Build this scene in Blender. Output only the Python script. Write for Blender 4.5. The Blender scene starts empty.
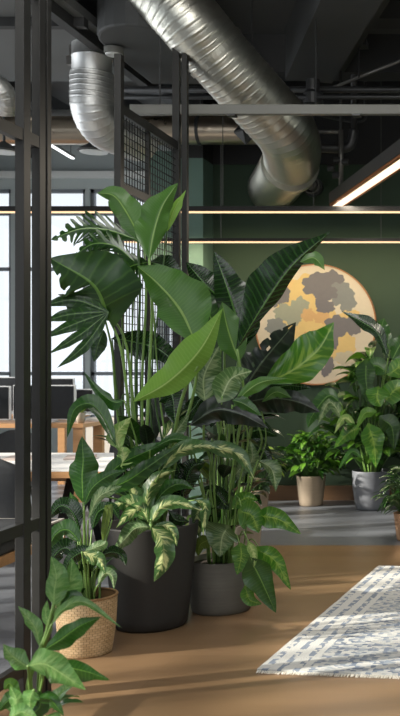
import bpy, bmesh, math, random
from mathutils import Vector, Matrix, noise
R = math.radians
PI = math.pi
scene = bpy.context.scene
C = scene.collection
random.seed(7)

# ------------------------------------------------------------------ camera
EYE = 1.47
cd = bpy.data.cameras.new('camera')
cam = bpy.data.objects.new('camera', cd)
C.objects.link(cam)
cam.location = (0, 0, EYE)
cam.rotation_euler = (R(90), 0, 0)
cd.lens = 50.28
cd.sensor_width = 36
cd.shift_x = -300 / 716
cd.clip_start = 0.05
scene.camera = cam
cd.dof.use_dof = True
cd.dof.focus_distance = 5.6
cd.dof.aperture_fstop = 5.0

# ------------------------------------------------------------------ world, sun, window daylight, added fill, exposure
w = bpy.data.worlds.new('world')
scene.world = w
w.use_nodes = True
bg = w.node_tree.nodes['Background']
bg.inputs[0].default_value = (0.93, 0.96, 1.0, 1)
bg.inputs[1].default_value = 1.25
sd = bpy.data.lights.new('sun', 'SUN')
sd.energy = 13.0
sd.angle = R(1.4)
sd.color = (1.0, 0.90, 0.76)
sun = bpy.data.objects.new('sun', sd)
C.objects.link(sun)
sun.rotation_euler = Vector((1.0, 0.36, -0.43)).to_track_quat('-Z', 'Y').to_euler()


def area(name, loc, d, sx, sy, power, col=(1, 1, 1)):
    l = bpy.data.lights.new(name, 'AREA')
    l.shape = 'RECTANGLE'
    l.size = sx
    l.size_y = sy
    l.energy = power
    l.color = col
    o = bpy.data.objects.new(name, l)
    C.objects.link(o)
    o.location = loc
    o.rotation_euler = Vector(d).to_track_quat('-Z', 'Y').to_euler()
    return o


area('daylight_left_windows', (-8.3, 8.0, 2.4), (1, -0.12, -0.1), 8, 2.8, 140, (0.96, 0.98, 1.0))
area('added_rear_fill', (-2.0, -1.7, 2.6), (0, 1, -0.12), 6.5, 2.6, 55, (1.0, 0.98, 0.95))  # added fill behind the camera, brightens leaves facing front
area('added_top_fill', (-1.6, 3.6, 4.35), (-0.1, 0.32, -1), 2.6, 2.0, 95, (1.0, 0.97, 0.90))  # added fill from above, under an unseen ceiling opening

vs = scene.view_settings
vs.view_transform = 'Standard'
vs.look = 'None'
vs.exposure = 0.0
vs.gamma = 1.0
vs.use_curve_mapping = False


# ------------------------------------------------------------------ helpers
def P(px, py, Y):
    return Vector(((px - 500) / 1000 * Y, Y, EYE + (358 - py) / 1000 * Y))


def tag(o, label=None, cat=None, group=None, kind=None):
    if label: o['label'] = label
    if cat: o['category'] = cat
    if group: o['group'] = group
    if kind: o['kind'] = kind
    return o


def empty(name, loc, label, cat, group=None):
    o = bpy.data.objects.new(name, None)
    o.empty_display_size = 0.1
    C.objects.link(o)
    o.location = loc
    return tag(o, label, cat, group)


def link(name, bm, mat, parent=None, smooth=False, bevel=0.0):
    """bm is in world coordinates; origin is kept at the parent's origin."""
    me = bpy.data.meshes.new(name)
    if parent is not None:
        bmesh.ops.translate(bm, verts=bm.verts, vec=-parent.matrix_world_loc if False else -WL(parent))
    bm.normal_update()
    bm.to_mesh(me)
    bm.free()
    if smooth:
        for p in me.polygons: p.use_smooth = True
    mats = mat if isinstance(mat, (list, tuple)) else [mat]
    for m in mats: me.materials.append(m)
    o = bpy.data.objects.new(name, me)
    C.objects.link(o)
    if parent is not None: o.parent = parent
    if bevel:
        b = o.modifiers.new('bevel', 'BEVEL')
        b.width = bevel
        b.segments = 2
        b.limit_method = 'ANGLE'
    return o


def WL(o):
    v = Vector((0, 0, 0))
    while o is not None:
        v += Vector(o.location)
        o = o.parent
    return v


def box(bm, x0, x1, y0, y1, z0, z1):
    r = bmesh.ops.create_cube(bm, size=1)
    for v in r['verts']:
        v.co = Vector((x0 + (v.co.x + .5) * (x1 - x0), y0 + (v.co.y + .5) * (y1 - y0), z0 + (v.co.z + .5) * (z1 - z0)))
    return r['verts']


def NB(*args):
    bm = bmesh.new()
    if args: box(bm, *args)
    return bm


def bar(bm, a, b, w, h, up=(0, 0, 1)):
    """rectangular bar from a to b, w across, h along up"""
    a, b = Vector(a), Vector(b)
    t = (b - a).normalized()
    s = t.cross(Vector(up))
    if s.length < 1e-4: s = t.cross(Vector((1, 0, 0)))
    s.normalize()
    u = s.cross(t).normalized()
    vs_ = []
    for p in (a, b):
        for i, j in ((-1, -1), (1, -1), (1, 1), (-1, 1)):
            vs_.append(bm.verts.new(p + s * (i * w / 2) + u * (j * h / 2)))
    for f in ((3, 2, 1, 0), (4, 5, 6, 7), (0, 1, 5, 4), (1, 2, 6, 5), (2, 3, 7, 6), (3, 0, 4, 7)):
        bm.faces.new([vs_[k] for k in f])


def catmull(pts, n):
    pts = [Vector(p) for p in pts]
    if len(pts) == 2:
        return [pts[0].lerp(pts[1], i / n) for i in range(n + 1)]
    q = [pts[0] * 2 - pts[1]] + pts + [pts[-1] * 2 - pts[-2]]
    out = []
    m = len(pts) - 1
    for i in range(n + 1):
        f = i / n * m
        k = min(int(f), m - 1)
        t = f - k
        a, b, c, d = q[k], q[k + 1], q[k + 2], q[k + 3]
        out.append(0.5 * ((2 * b) + (c - a) * t + (2 * a - 5 * b + 4 * c - d) * t * t + (3 * b - 3 * c + d - a) * t ** 3))
    return out


def sweep(bm, path, rad, seg=10, cap=True, fn=None):
    """tube along path, rad(i) radius; fn(i, ang)->extra radius"""
    n = len(path)
    prev = None
    rings = []
    for i, p in enumerate(path):
        t = (path[min(i + 1, n - 1)] - path[max(i - 1, 0)]).normalized()
        if prev is None:
            u = t.cross(Vector((0, 0, 1)))
            if u.length < 1e-3: u = t.cross(Vector((1, 0, 0)))
            u.normalize()
        else:
            u = (prev - t * prev.dot(t)).normalized()
        prev = u
        v = t.cross(u)
        r = rad(i / (n - 1)) if callable(rad) else rad
        ring = []
        for k in range(seg):
            a = 2 * PI * k / seg
            rr = r + (fn(i, a) if fn else 0)
            ring.append(bm.verts.new(p + (u * math.cos(a) + v * math.sin(a)) * rr))
        rings.append(ring)
    for i in range(n - 1):
        for k in range(seg):
            bm.faces.new((rings[i][k], rings[i + 1][k], rings[i + 1][(k + 1) % seg], rings[i][(k + 1) % seg]))
    if cap:
        bm.faces.new(rings[0])
        bm.faces.new(list(reversed(rings[-1])))


def cyl(bm, a, b, r, seg=16, r2=None):
    a, b = Vector(a), Vector(b)
    sweep(bm, [a, b], (lambda t: r + ((r2 if r2 is not None else r) - r) * t), seg)


def lathe(bm, c, prof, seg=48):
    rings = []
    for r, z in prof:
        if r < 1e-5:
            rings.append([bm.verts.new((c[0], c[1], c[2] + z))])
        else:
            rings.append([bm.verts.new((c[0] + r * math.cos(2 * PI * k / seg), c[1] + r * math.sin(2 * PI * k / seg), c[2] + z)) for k in range(seg)])
    for a, b in zip(rings, rings[1:]):
        for k in range(seg):
            k2 = (k + 1) % seg
            if len(a) == 1 and len(b) == 1: continue
            if len(a) == 1: bm.faces.new((a[0], b[k2], b[k]))
            elif len(b) == 1: bm.faces.new((a[k], a[k2], b[0]))
            else: bm.faces.new((a[k], a[k2], b[k2], b[k]))


# ------------------------------------------------------------------ materials
class NT:
    def __init__(s, name):
        s.m = bpy.data.materials.new(name)
        s.m.use_nodes = True
        s.n = s.m.node_tree.nodes
        s.l = s.m.node_tree.links
        s.b = s.n['Principled BSDF']

    def new(s, t, **k):
        x = s.n.new(t)
        for a, v in k.items(): setattr(x, a, v)
        return x

    def put(s, sock, v):
        if isinstance(v, bpy.types.NodeSocket): s.l.new(v, sock)
        else: sock.default_value = v

    def math(s, op, a, b=None, c=None, clamp=False):
        x = s.new('ShaderNodeMath', operation=op)
        x.use_clamp = clamp
        s.put(x.inputs[0], a)
        if b is not None: s.put(x.inputs[1], b)
        if c is not None: s.put(x.inputs[2], c)
        return x.outputs[0]

    def mix(s, f, a, b):
        x = s.new('ShaderNodeMix', data_type='RGBA')
        s.put(x.inputs[0], f)
        s.put(x.inputs[6], a)
        s.put(x.inputs[7], b)
        return x.outputs[2]

    def noise(s, vec, scale, detail=3, rough=.5):
        x = s.new('ShaderNodeTexNoise')
        if vec is not None: s.l.new(vec, x.inputs['Vector'])
        x.inputs['Scale'].default_value = scale
        x.inputs['Detail'].default_value = detail
        x.inputs['Roughness'].default_value = rough
        return x.outputs[0]

    def ramp(s, f, stops, interp='LINEAR'):
        x = s.new('ShaderNodeValToRGB')
        x.color_ramp.interpolation = interp
        e = x.color_ramp.elements
        while len(e) < len(stops): e.new(.5)
        for i, (p, c) in enumerate(stops):
            e[i].position = p
            e[i].color = c if len(c) == 4 else (*c, 1)
        s.l.new(f, x.inputs[0])
        return x.outputs[0]

    def obj(s):
        return s.new('ShaderNodeTexCoord').outputs['Object']

    def map(s, vec, scale):
        x = s.new('ShaderNodeMapping')
        s.l.new(vec, x.inputs[0])
        x.inputs['Scale'].default_value = scale
        return x.outputs[0]

    def bump(s, h, strength, dist=.01):
        x = s.new('ShaderNodeBump')
        s.l.new(h, x.inputs['Height'])
        x.inputs['Strength'].default_value = strength
        x.inputs['Distance'].default_value = dist
        s.l.new(x.outputs[0], s.b.inputs['Normal'])


def srgb(r, g, b):
    f = lambda c: ((c / 255 + .055) / 1.055) ** 2.4 if c > 10 else c / 255 / 12.92
    return (f(r), f(g), f(b), 1)


def plain(name, col, rough=.5, metal=0, var=.12, scale=8, bump=0, bscale=60):
    t = NT(name)
    o = t.obj()
    n = t.noise(o, scale, 4)
    c2 = tuple(min(1, c * (1 + var)) for c in col[:3]) + (1,)
    c1 = tuple(c * (1 - var) for c in col[:3]) + (1,)
    t.put(t.b.inputs['Base Color'], t.mix(n, c1, c2))
    t.b.inputs['Roughness'].default_value = rough
    t.b.inputs['Metallic'].default_value = metal
    if bump: t.bump(t.noise(o, bscale, 4), bump)
    return t.m


def emit(name, col, strength):
    t = NT(name)
    t.b.inputs['Base Color'].default_value = (0, 0, 0, 1)
    t.b.inputs['Emission Color'].default_value = col
    t.b.inputs['Emission Strength'].default_value = strength
    return t.m


def wood(name, c1, c2, axis=(1.5, 18, 18), rough=.4):
    t = NT(name)
    v = t.map(t.obj(), axis)
    n = t.noise(v, 2.0, 5, .6)
    t.put(t.b.inputs['Base Color'], t.mix(n, c1, c2))
    t.b.inputs['Roughness'].default_value = rough
    return t.m


def planks(name, c1, c2, line, pw=.19, pl=1.6, rough=.32, lineamt=.5, gscale=(1.2, 14, 1)):
    t = NT(name)
    o = t.obj()
    br = t.new('ShaderNodeTexBrick')
    t.l.new(o, br.inputs['Vector'])
    br.inputs['Color1'].default_value = (0, 0, 0, 1)
    br.inputs['Color2'].default_value = (1, 1, 1, 1)
    br.inputs['Mortar'].default_value = (.5, .5, .5, 1)
    br.inputs['Scale'].default_value = 1
    br.inputs['Mortar Size'].default_value = .0025
    br.inputs['Brick Width'].default_value = pl
    br.inputs['Row Height'].default_value = pw
    g = t.noise(t.map(o, gscale), 3, 6, .65)
    f = t.math('ADD', t.math('MULTIPLY', br.outputs['Color'], .35), t.math('MULTIPLY', g, .8), clamp=True)
    col = t.mix(f, c1, c2)
    col = t.mix(t.math('MULTIPLY', br.outputs['Fac'], lineamt), col, line)
    t.put(t.b.inputs['Base Color'], col)
    r = t.math('ADD', t.math('MULTIPLY', g, .18), rough - .09)
    t.put(t.b.inputs['Roughness'], r)
    t.bump(g, .08, .004)
    return t.m


M = {}
M['floor_wood'] = planks('wood_floor', srgb(104, 82, 59), srgb(140, 112, 84), srgb(96, 76, 58), lineamt=.3)
M['floor_grey'] = planks('grey_floor', srgb(74, 77, 84), srgb(116, 120, 128), srgb(66, 69, 75), pw=.25, pl=1.2, rough=.38)
M['green'] = plain('green_wall_paint', srgb(46, 67, 49), .7, var=.05, scale=2, bump=.03)
M['green_lit'] = plain('window_lit_green_paint', srgb(98, 126, 116), .7, var=.04, scale=2)  # green wall part with the window light put into its lighter colour
M['black_wall'] = plain('black_bulkhead_paint', srgb(34, 35, 36), .7, var=.1, scale=2)
M['ceil'] = plain('grey_concrete_ceiling', srgb(86, 87, 87), .75, var=.12, scale=1.5, bump=.05, bscale=20)
M['beam'] = plain('dark_painted_beam', srgb(58, 59, 60), .6, var=.1, scale=3)
M['soffit'] = plain('charcoal_soffit', srgb(74, 76, 77), .65, var=.08, scale=2)
M['soffit_light'] = plain('grey_ceiling_panel', srgb(112, 114, 114), .7, var=.08, scale=2)
M['white_wall'] = plain('pale_grey_wall', srgb(176, 184, 184), .7, var=.04, scale=2)
M['frame'] = plain('dark_bronze_steel', srgb(44, 44, 43), .45, .1, var=.1, scale=12)
M['wire'] = plain('black_wire', srgb(34, 34, 34), .5, .4)
M['strut'] = plain('grey_painted_strut', srgb(132, 132, 127), .5, .1, var=.05)
M['rail_black'] = plain('black_anodised', srgb(30, 29, 28), .45, .3, var=.05)
M['winframe'] = plain('grey_window_frame', srgb(122, 128, 134), .5, .1, var=.04)
M['led'] = emit('warm_led_strip', (1.0, .66, .38, 1), 1.5)
M['ledwhite'] = emit('white_led_strip', (.95, .97, 1.0, 1), 2.2)
M['copper'] = plain('copper_trim', srgb(176, 104, 54), .35, .7, var=.05)
M['whitelamp'] = plain('white_diffuser', srgb(222, 224, 222), .4, var=.02)
M['cable'] = plain('steel_cable', srgb(90, 90, 88), .5, .5)
M['pipe'] = plain('dark_pipe', srgb(70, 71, 72), .4, .5, var=.1)
M['pipe_light'] = plain('grey_pipe', srgb(130, 128, 124), .35, .7, var=.1)


def galv(name, c1, c2, rough=.3):
    t = NT(name)
    o = t.obj()
    n = t.noise(o, 4, 5, .6)
    t.put(t.b.inputs['Base Color'], t.mix(n, c1, c2))
    t.b.inputs['Metallic'].default_value = 1
    t.put(t.b.inputs['Roughness'], t.math('ADD', t.math('MULTIPLY', n, .2), rough - .1))
    return t.m


M['galv'] = galv('galvanised_spiral_steel', srgb(200, 200, 190), srgb(232, 230, 218), .36)
M['galv2'] = galv('galvanised_smooth_steel', srgb(214, 216, 216), srgb(238, 238, 236), .46)
M['galv_reflect'] = galv('galvanised_brown_reflection', srgb(184, 166, 146), srgb(205, 192, 172), .3)  # brown reflection on the silver duct put into its base colour
M['pot_black'] = plain('matt_black_fibre_pot', srgb(50, 49, 48), .62, var=.12, scale=6, bump=.06, bscale=90)


def banded(name, c1, c2, rough=.7):
    t = NT(name)
    o = t.obj()
    n = t.noise(t.map(o, (2, 2, 40)), 2, 4, .6)
    m = t.noise(o, 9, 4)
    f = t.math('ADD', t.math('MULTIPLY', n, .6), t.math('MULTIPLY', m, .4))
    t.put(t.b.inputs['Base Color'], t.mix(f, c1, c2))
    t.b.inputs['Roughness'].default_value = rough
    t.bump(n, .25, .004)
    return t.m


M['pot_grey'] = banded('grey_washed_clay', srgb(78, 77, 73), srgb(124, 121, 114))
M['pot_blue'] = banded('slate_grey_glaze', srgb(92, 95, 102), srgb(120, 123, 130), .5)
M['pot_beige'] = banded('beige_stoneware', srgb(134, 119, 102), srgb(164, 148, 128))
M['pot_sand'] = banded('sand_stoneware', srgb(150, 140, 128), srgb(182, 172, 158))
M['pot_white'] = plain('white_glazed_pot', srgb(208, 206, 200), .4, var=.03)
M['pot_terra'] = banded('tan_clay', srgb(168, 128, 96), srgb(200, 158, 122))
M['soil'] = plain('dark_potting_soil', srgb(44, 34, 26), .95, var=.4, scale=60, bump=.6, bscale=90)
t = NT('woven_rattan')
br = t.new('ShaderNodeTexBrick')
uvm = t.new('ShaderNodeTexCoord').outputs['UV']
t.l.new(uvm, br.inputs['Vector'])
br.inputs['Color1'].default_value = srgb(232, 204, 162)
br.inputs['Color2'].default_value = srgb(212, 180, 136)
br.inputs['Mortar'].default_value = srgb(150, 116, 78)
br.inputs['Scale'].default_value = 1
br.inputs['Mortar Size'].default_value = .06
br.inputs['Mortar Smooth'].default_value = .6
br.inputs['Brick Width'].default_value = 1
br.inputs['Row Height'].default_value = 1
t.put(t.b.inputs['Base Color'], br.outputs['Color'])
t.b.inputs['Roughness'].default_value = .6
t.bump(t.math('SUBTRACT', 1.0, br.outputs['Fac']), .7, .004)
M['rattan'] = t.m

# rug
t = NT('woven_rug')
o = t.obj()
sx = t.new('ShaderNodeSeparateXYZ')
t.l.new(o, sx.inputs[0])
vo = t.new('ShaderNodeTexVoronoi')
vo.feature = 'F1'
t.l.new(t.map(o, (40, 48, 1)), vo.inputs['Vector'])
vo.inputs['Scale'].default_value = 1
vo.inputs['Randomness'].default_value = .55
rnd = t.new('ShaderNodeSeparateColor')
t.l.new(vo.outputs['Color'], rnd.inputs[0])
big = t.noise(t.map(o, (2.0, 1.2, 1)), 2.2, 3, .6)
f = t.math('ADD', rnd.outputs[0], t.math('MULTIPLY', t.math('SUBTRACT', big, .5), .9))
body = t.ramp(f, [(0, srgb(92, 106, 128)), (.24, srgb(124, 136, 154)), (.40, srgb(160, 166, 172)), (.56, srgb(190, 192, 192)), (.78, srgb(206, 205, 201)), (1, srgb(176, 177, 176))])
# border stripes along both long edges (x is the rug's width, 0 .. 1.75)
xx = t.math('ABSOLUTE', t.math('SUBTRACT', sx.outputs[0], .875))
e = t.math('SUBTRACT', .875, xx)
st = t.math('LESS_THAN', t.math('ABSOLUTE', t.math('SUBTRACT', t.math('MODULO', e, .075), .0375)), .016)
inb = t.math('LESS_THAN', e, .235)
dash = t.math('GREATER_THAN', rnd.outputs[1], .38)
bord = t.mix(t.math('MULTIPLY', st, dash), srgb(204, 204, 201), srgb(120, 132, 150))
col = t.mix(inb, body, bord)
wv = t.noise(t.map(o, (150, 60, 1)), 1, 2, .6)
col = t.mix(t.math('MULTIPLY', wv, .35), col, srgb(150, 156, 164))
t.put(t.b.inputs['Base Color'], col)
t.b.inputs['Roughness'].default_value = .95
t.bump(wv, .8, .006)
M['rug'] = t.m
M['fringe'] = plain('cream_fringe', srgb(225, 220, 210), .9)
M['desk_white'] = plain('white_laminate', srgb(232, 230, 228), .35, var=.02)
M['oak'] = wood('light_oak', srgb(168, 122, 82), srgb(200, 154, 108))
M['walnut'] = wood('walnut_skirting', srgb(96, 72, 52), srgb(128, 98, 72))
M['cabinet'] = plain('warm_white_cabinet', srgb(206, 200, 194), .45, var=.02)
M['black_plastic'] = plain('black_plastic', srgb(24, 25, 27), .45, var=.05)
M['screen'] = plain('dark_screen', srgb(12, 13, 16), .25, var=.05)
M['silver'] = plain('silver_plastic', srgb(196, 198, 202), .4, .2, var=.03)
M['fabric_dark'] = plain('charcoal_fabric', srgb(62, 64, 68), .85, var=.15, scale=30, bump=.2, bscale=200)
M['paper'] = plain('paper', srgb(205, 190, 184), .7, var=.08, scale=10)
M['canvas'] = plain('linen_canvas', srgb(202, 190, 172), .85, var=.05, scale=40, bump=.1, bscale=200)
M['paint_grey'] = plain('grey_paint', srgb(112, 108, 112), .85, var=.06, scale=30)
M['paint_slate'] = plain('slate_paint', srgb(124, 126, 126), .85, var=.06, scale=30)
M['paint_sage'] = plain('sage_paint', srgb(146, 148, 134), .85, var=.06, scale=30)
M['paint_gold'] = plain('ochre_paint', srgb(206, 178, 122), .85, var=.06, scale=30)
M['paint_tan'] = plain('tan_paint', srgb(196, 158, 112), .85, var=.06, scale=30)
M['paint_stone'] = plain('stone_paint', srgb(184, 174, 154), .85, var=.06, scale=30)
M['oak_rim'] = wood('oak_rim', srgb(150, 100, 62), srgb(180, 126, 82))


def leafmat(name, dark, light, vein, veins=16, contrast=.5, rough=.34, varieg=0, cream=None, trans=.22, vcut=.5):
    t = NT(name)
    uv = t.new('ShaderNodeTexCoord').outputs['UV']
    s = t.new('ShaderNodeSeparateXYZ')
    t.l.new(uv, s.inputs[0])
    u = t.math('ABSOLUTE', t.math('SUBTRACT', t.math('MULTIPLY', s.outputs[0], 2), 1))
    v = s.outputs[1]
    wob = t.noise(uv, 5, 2)
    ph = t.math('ADD', t.math('MULTIPLY', v, veins * 2 * PI), t.math('MULTIPLY', wob, 2.5))
    si = t.math('MULTIPLY', t.math('ADD', t.math('SINE', ph), 1), .5)
    thin = t.math('POWER', si, 8.0)
    o = t.obj()
    n = t.noise(o, 5, 3)
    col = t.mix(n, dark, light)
    col = t.mix(t.math('MULTIPLY', thin, contrast * .55), col, vein)
    if varieg:
        cv = t.new('ShaderNodeCombineXYZ')
        t.put(cv.inputs[0], t.math('MULTIPLY', t.math('SUBTRACT', v, t.math('MULTIPLY', u, .12)), 9.0))
        t.put(cv.inputs[1], t.math('MULTIPLY', u, .5))
        oi = t.new('ShaderNodeObjectInfo')
        t.put(cv.inputs[2], t.math('MULTIPLY', oi.outputs['Random'], 30))
        vn = t.noise(cv.outputs[0], 1.5, 3, .55)
        mk = t.math('SUBTRACT', t.math('ADD', vn, t.math('MULTIPLY', t.math('SUBTRACT', .5, u), .28)), vcut)
        mk = t.math('MULTIPLY', mk, 7, clamp=True)
        col = t.mix(t.math('MULTIPLY', mk, varieg), col, cream)
    mid = t.math('LESS_THAN', u, .045)
    col = t.mix(t.math('MULTIPLY', mid, .75), col, vein)
    t.put(t.b.inputs['Base Color'], col)
    t.b.inputs['Roughness'].default_value = rough
    t.b.inputs['Specular IOR Level'].default_value = .6
    t.b.inputs['Coat Weight'].default_value = .35 if rough < .34 else .12
    t.b.inputs['Coat Roughness'].default_value = .16
    t.bump(si, .09, .005)
    if trans:
        tr = t.new('ShaderNodeBsdfTranslucent')
        hs = t.new('ShaderNodeHueSaturation')
        t.l.new(col, hs.inputs['Color'])
        hs.inputs['Value'].default_value = 1.6
        t.l.new(hs.outputs[0], tr.inputs[0])
        mx = t.new('ShaderNodeMixShader')
        mx.inputs[0].default_value = trans
        t.l.new(t.b.outputs[0], mx.inputs[1])
        t.l.new(tr.outputs[0], mx.inputs[2])
        t.l.new(mx.outputs[0], t.n['Material Output'].inputs[0])
    return t.m


L = {}
L['mon'] = leafmat('monstera_leaf', srgb(19, 48, 15), srgb(38, 76, 24), srgb(100, 140, 60), 9, .35, .28)
L['mid'] = leafmat('paddle_leaf', srgb(50, 92, 34), srgb(76, 118, 46), srgb(140, 170, 92), 34, .2, .34)
L['bright'] = leafmat('bright_leaf', srgb(100, 146, 52), srgb(126, 168, 70), srgb(174, 200, 118), 34, .22, .36, trans=.3)
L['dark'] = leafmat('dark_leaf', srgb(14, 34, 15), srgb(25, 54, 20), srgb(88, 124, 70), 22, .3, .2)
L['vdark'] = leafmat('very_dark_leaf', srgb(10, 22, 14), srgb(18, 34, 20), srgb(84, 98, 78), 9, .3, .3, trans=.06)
L['var'] = leafmat('variegated_leaf', srgb(40, 76, 34), srgb(68, 108, 50), srgb(140, 164, 100), 14, .2, .32, .8, srgb(220, 224, 160), vcut=.53)
L['pale'] = leafmat('pale_leaf', srgb(104, 144, 66), srgb(136, 170, 90), srgb(198, 210, 150), 14, .3, .4, .6, srgb(204, 214, 146), vcut=.48)
L['silver'] = leafmat('silver_leaf', srgb(52, 86, 44), srgb(84, 116, 66), srgb(176, 194, 150), 14, .4, .3, .35, srgb(180, 196, 150))
L['pothos'] = leafmat('pothos_leaf', srgb(40, 90, 22), srgb(76, 132, 38), srgb(144, 178, 76), 10, .5, .28, .6, srgb(150, 180, 80), vcut=.57)
L['lily'] = leafmat('lily_leaf', srgb(26, 64, 18), srgb(48, 94, 30), srgb(112, 156, 70), 16, .25, .28)
L['small'] = leafmat('small_leaf', srgb(52, 98, 26), srgb(98, 146, 44), srgb(140, 178, 74), 8, .2, .33)
L['smalld'] = leafmat('small_dark_leaf', srgb(28, 62, 28), srgb(50, 90, 42), srgb(110, 150, 80), 8, .2, .35)
L['olive'] = leafmat('olive_leaf', srgb(74, 98, 32), srgb(104, 128, 46), srgb(150, 170, 76), 8, .2, .4)
L['fore'] = leafmat('foreground_leaf', srgb(70, 120, 56), srgb(104, 150, 78), srgb(160, 196, 124), 12, .3, .36, .3, srgb(176, 206, 136), trans=.3)
M['stem'] = plain('green_stem', srgb(112, 146, 74), .45, var=.15, scale=10)
M['stem_dark'] = plain('dark_green_stem', srgb(62, 94, 46), .45, var=.15, scale=10)


def p_lance(v): return max(0, math.sin(PI * v ** .85)) ** 1.05
def p_ovate(v): return max(0, math.sin(PI * v ** .68)) ** .85
def p_paddle(v): return (1 - math.exp(-v * 10)) * max(0, 1 - v ** 2.1) ** .95 * 1.05
def p_heart(v): return (1 - math.exp(-v * 22)) * max(0, 1 - v ** 1.8) ** .85 * 1.08
PROF = dict(lance=p_lance, ovate=p_ovate, paddle=p_paddle, heart=p_heart)


def leafgeo(bm, mid, WR, WL_, shape='ovate', nv=22, nu=5, sweepf=.12, cup=0, ripple=0, rph=0, lobes=0, lobe_side=0, gap=.45, u0=.35, holes=False, irr=.28):
    """mid: sampled midrib (nv+1 vectors).  WR/WL_: lateral vectors (functions of i) for the two halves"""
    uvl = bm.loops.layers.uv.verify()
    prof = PROF[shape]
    n = len(mid) - 1
    length = sum((mid[i + 1] - mid[i]).length for i in range(n))
    heart = shape == 'heart'
    if heart: irr, ripple = irr * .4, ripple * .5

    def at(v, u, s):
        f = min(max(v, 0), 1) * n
        i = min(int(f), n - 1)
        fr = f - i
        p = mid[i].lerp(mid[i + 1], fr)
        t = (mid[min(i + 1, n)] - mid[max(i - 1, 0)]).normalized() if n > 1 else (mid[1] - mid[0]).normalized()
        l = (WR if s > 0 else WL_)(i, fr)
        nn = t.cross(WR(i, fr)).normalized() if s > 0 else -t.cross(WL_(i, fr)).normalized()
        k = prof(v) * (1 + irr * noise.noise(Vector((v * 4.5 + rph * 9, s * 3.1, rph))))
        q = p + l * (k * u)
        sh = sweepf * length * u * k * (1 - v)
        if heart: sh -= .2 * length * (u ** 1.3) * math.exp(-v * 7)
        q += t * sh
        q += nn * (l.length * (-cup * u * u * k + ripple * u * u * k * (math.sin(v * 13 + rph + s * 1.3) + .5 * math.sin(v * 29 + rph * 2))))
        return q

    for s in (1, -1):
        if not lobes or lobe_side == -s:
            g = [[bm.verts.new(at(j / nv, i / nu, s)) for i in range(nu + 1)] for j in range(nv + 1)]
            for j in range(nv):
                for i in range(nu):
                    vs_ = [g[j][i], g[j][i + 1], g[j + 1][i + 1], g[j + 1][i]]
                    uv = [(j, i), (j, i + 1), (j + 1, i + 1), (j + 1, i)]
                    if s < 0: vs_.reverse(); uv.reverse()
                    f = bm.faces.new(vs_)
                    for lp, (a, b) in zip(f.loops, uv):
                        lp[uvl].uv = (.5 + .5 * s * b / nu, a / nv)
        else:
            per = 6
            for k in range(lobes):
                v0, v1 = k / lobes, (k + 1) / lobes
                c = (v0 + v1) / 2
                g = []
                us = [u0 * i / 3 for i in range(4)] + [u0 + (1 - u0) * i / 6 for i in range(1, 7)]
                for j in range(per + 1):
                    row = []
                    w_ = -1 + 2 * j / per
                    for u in us:
                        x = max(0, (u - u0) / (1 - u0))
                        sq = 1 - gap * min(1, x * 5) ** .7 * (1 if lobes < 40 else 1)
                        sq *= math.sqrt(max(0.02, 1 - max(0, (x - .55) / .45) ** 2.2)) if x > .55 else 1
                        vv = c + w_ * (v1 - v0) / 2 * sq
                        row.append((at(vv, u, s), (.5 + .5 * s * u, vv)))
                    g.append([(bm.verts.new(a), b) for a, b in row])
                for j in range(per):
                    for i in range(len(us) - 1):
                        if holes and k % 2 == 0 and i == 1 and j in (2, 3): continue
                        q = [g[j][i], g[j][i + 1], g[j + 1][i + 1], g[j + 1][i]]
                        if s < 0: q.reverse()
                        f = bm.faces.new([a for a, b in q])
                        for lp, (a, b) in zip(f.loops, q): lp[uvl].uv = b
    bmesh.ops.remove_doubles(bm, verts=bm.verts, dist=1e-5)


def hero(parent, pts, wl, wr, mat, Y=None, shape='ovate', dl=.35, dr=.35, cup=.12, ripple=.10, name='leaf', dt=0.0, **kw):
    """leaf by its midrib, measured from the photograph; points are (px, py[, Y]).
    wl / wr are the half widths seen on each side, dl / dr how far each half leans away in depth, dt depth gained to the tip"""
    k = len(pts)
    P3 = []
    for i, p in enumerate(pts):
        y = p[2] if len(p) > 2 else Y
        y += dt * i / (k - 1)
        P3.append(P(p[0], p[1], y))
    nv = kw.pop('nv', 22)
    mid = catmull(P3, nv)

    def lat(s, w_, d):
        def fn(i, fr):
            t = mid[min(i + 1, nv)] - mid[max(i - 1, 0)]
            pr = Vector((t.z, 0, -t.x))
            if pr.length < 1e-6: pr = Vector((1, 0, 0))
            pr.normalize()
            wm = w_ * mid[i].y / 1000
            return (pr * s + Vector((0, d, 0))) * wm
        return fn
    bm = bmesh.new()
    leafgeo(bm, mid, lat(1, wr, dr), lat(-1, wl, dl), shape, nv=nv, cup=cup, ripple=ripple, rph=random.random() * 6, **kw)
    return link(name, bm, L[mat], parent, smooth=True)


def leaf3(bm, base, d, length, width, shape='ovate', droop=.4, fold=.3, nv=8, nu=2, roll=0, ripple=.05):
    """free leaf in space: base, direction, drooping"""
    d = Vector(d).normalized()
    mid = []
    p = Vector(base)
    dd = d.copy()
    for i in range(nv + 1):
        mid.append(p.copy())
        p = p + dd * (length / nv)
        dd = (dd + Vector((0, 0, -droop * 1.6 / nv))).normalized()
    up = Vector((0, 0, 1))
    sd_ = d.cross(up)
    if sd_.length < .1: sd_ = Vector((random.uniform(-1, 1), random.uniform(-1, 1), 0))
    sd_.normalize()
    sd_ = Matrix.Rotation(roll, 3, d) @ sd_

    def lat(s):
        def fn(i, fr):
            t = (mid[min(i + 1, nv)] - mid[max(i - 1, 0)]).normalized()
            x = (sd_ - t * sd_.dot(t)).normalized()
            n_ = x.cross(t).normalized()
            return (x * s + n_ * fold) * width
        return fn
    leafgeo(bm, mid, lat(1), lat(-1), shape, nv=nv, nu=nu, ripple=ripple, rph=random.random() * 6)


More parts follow.
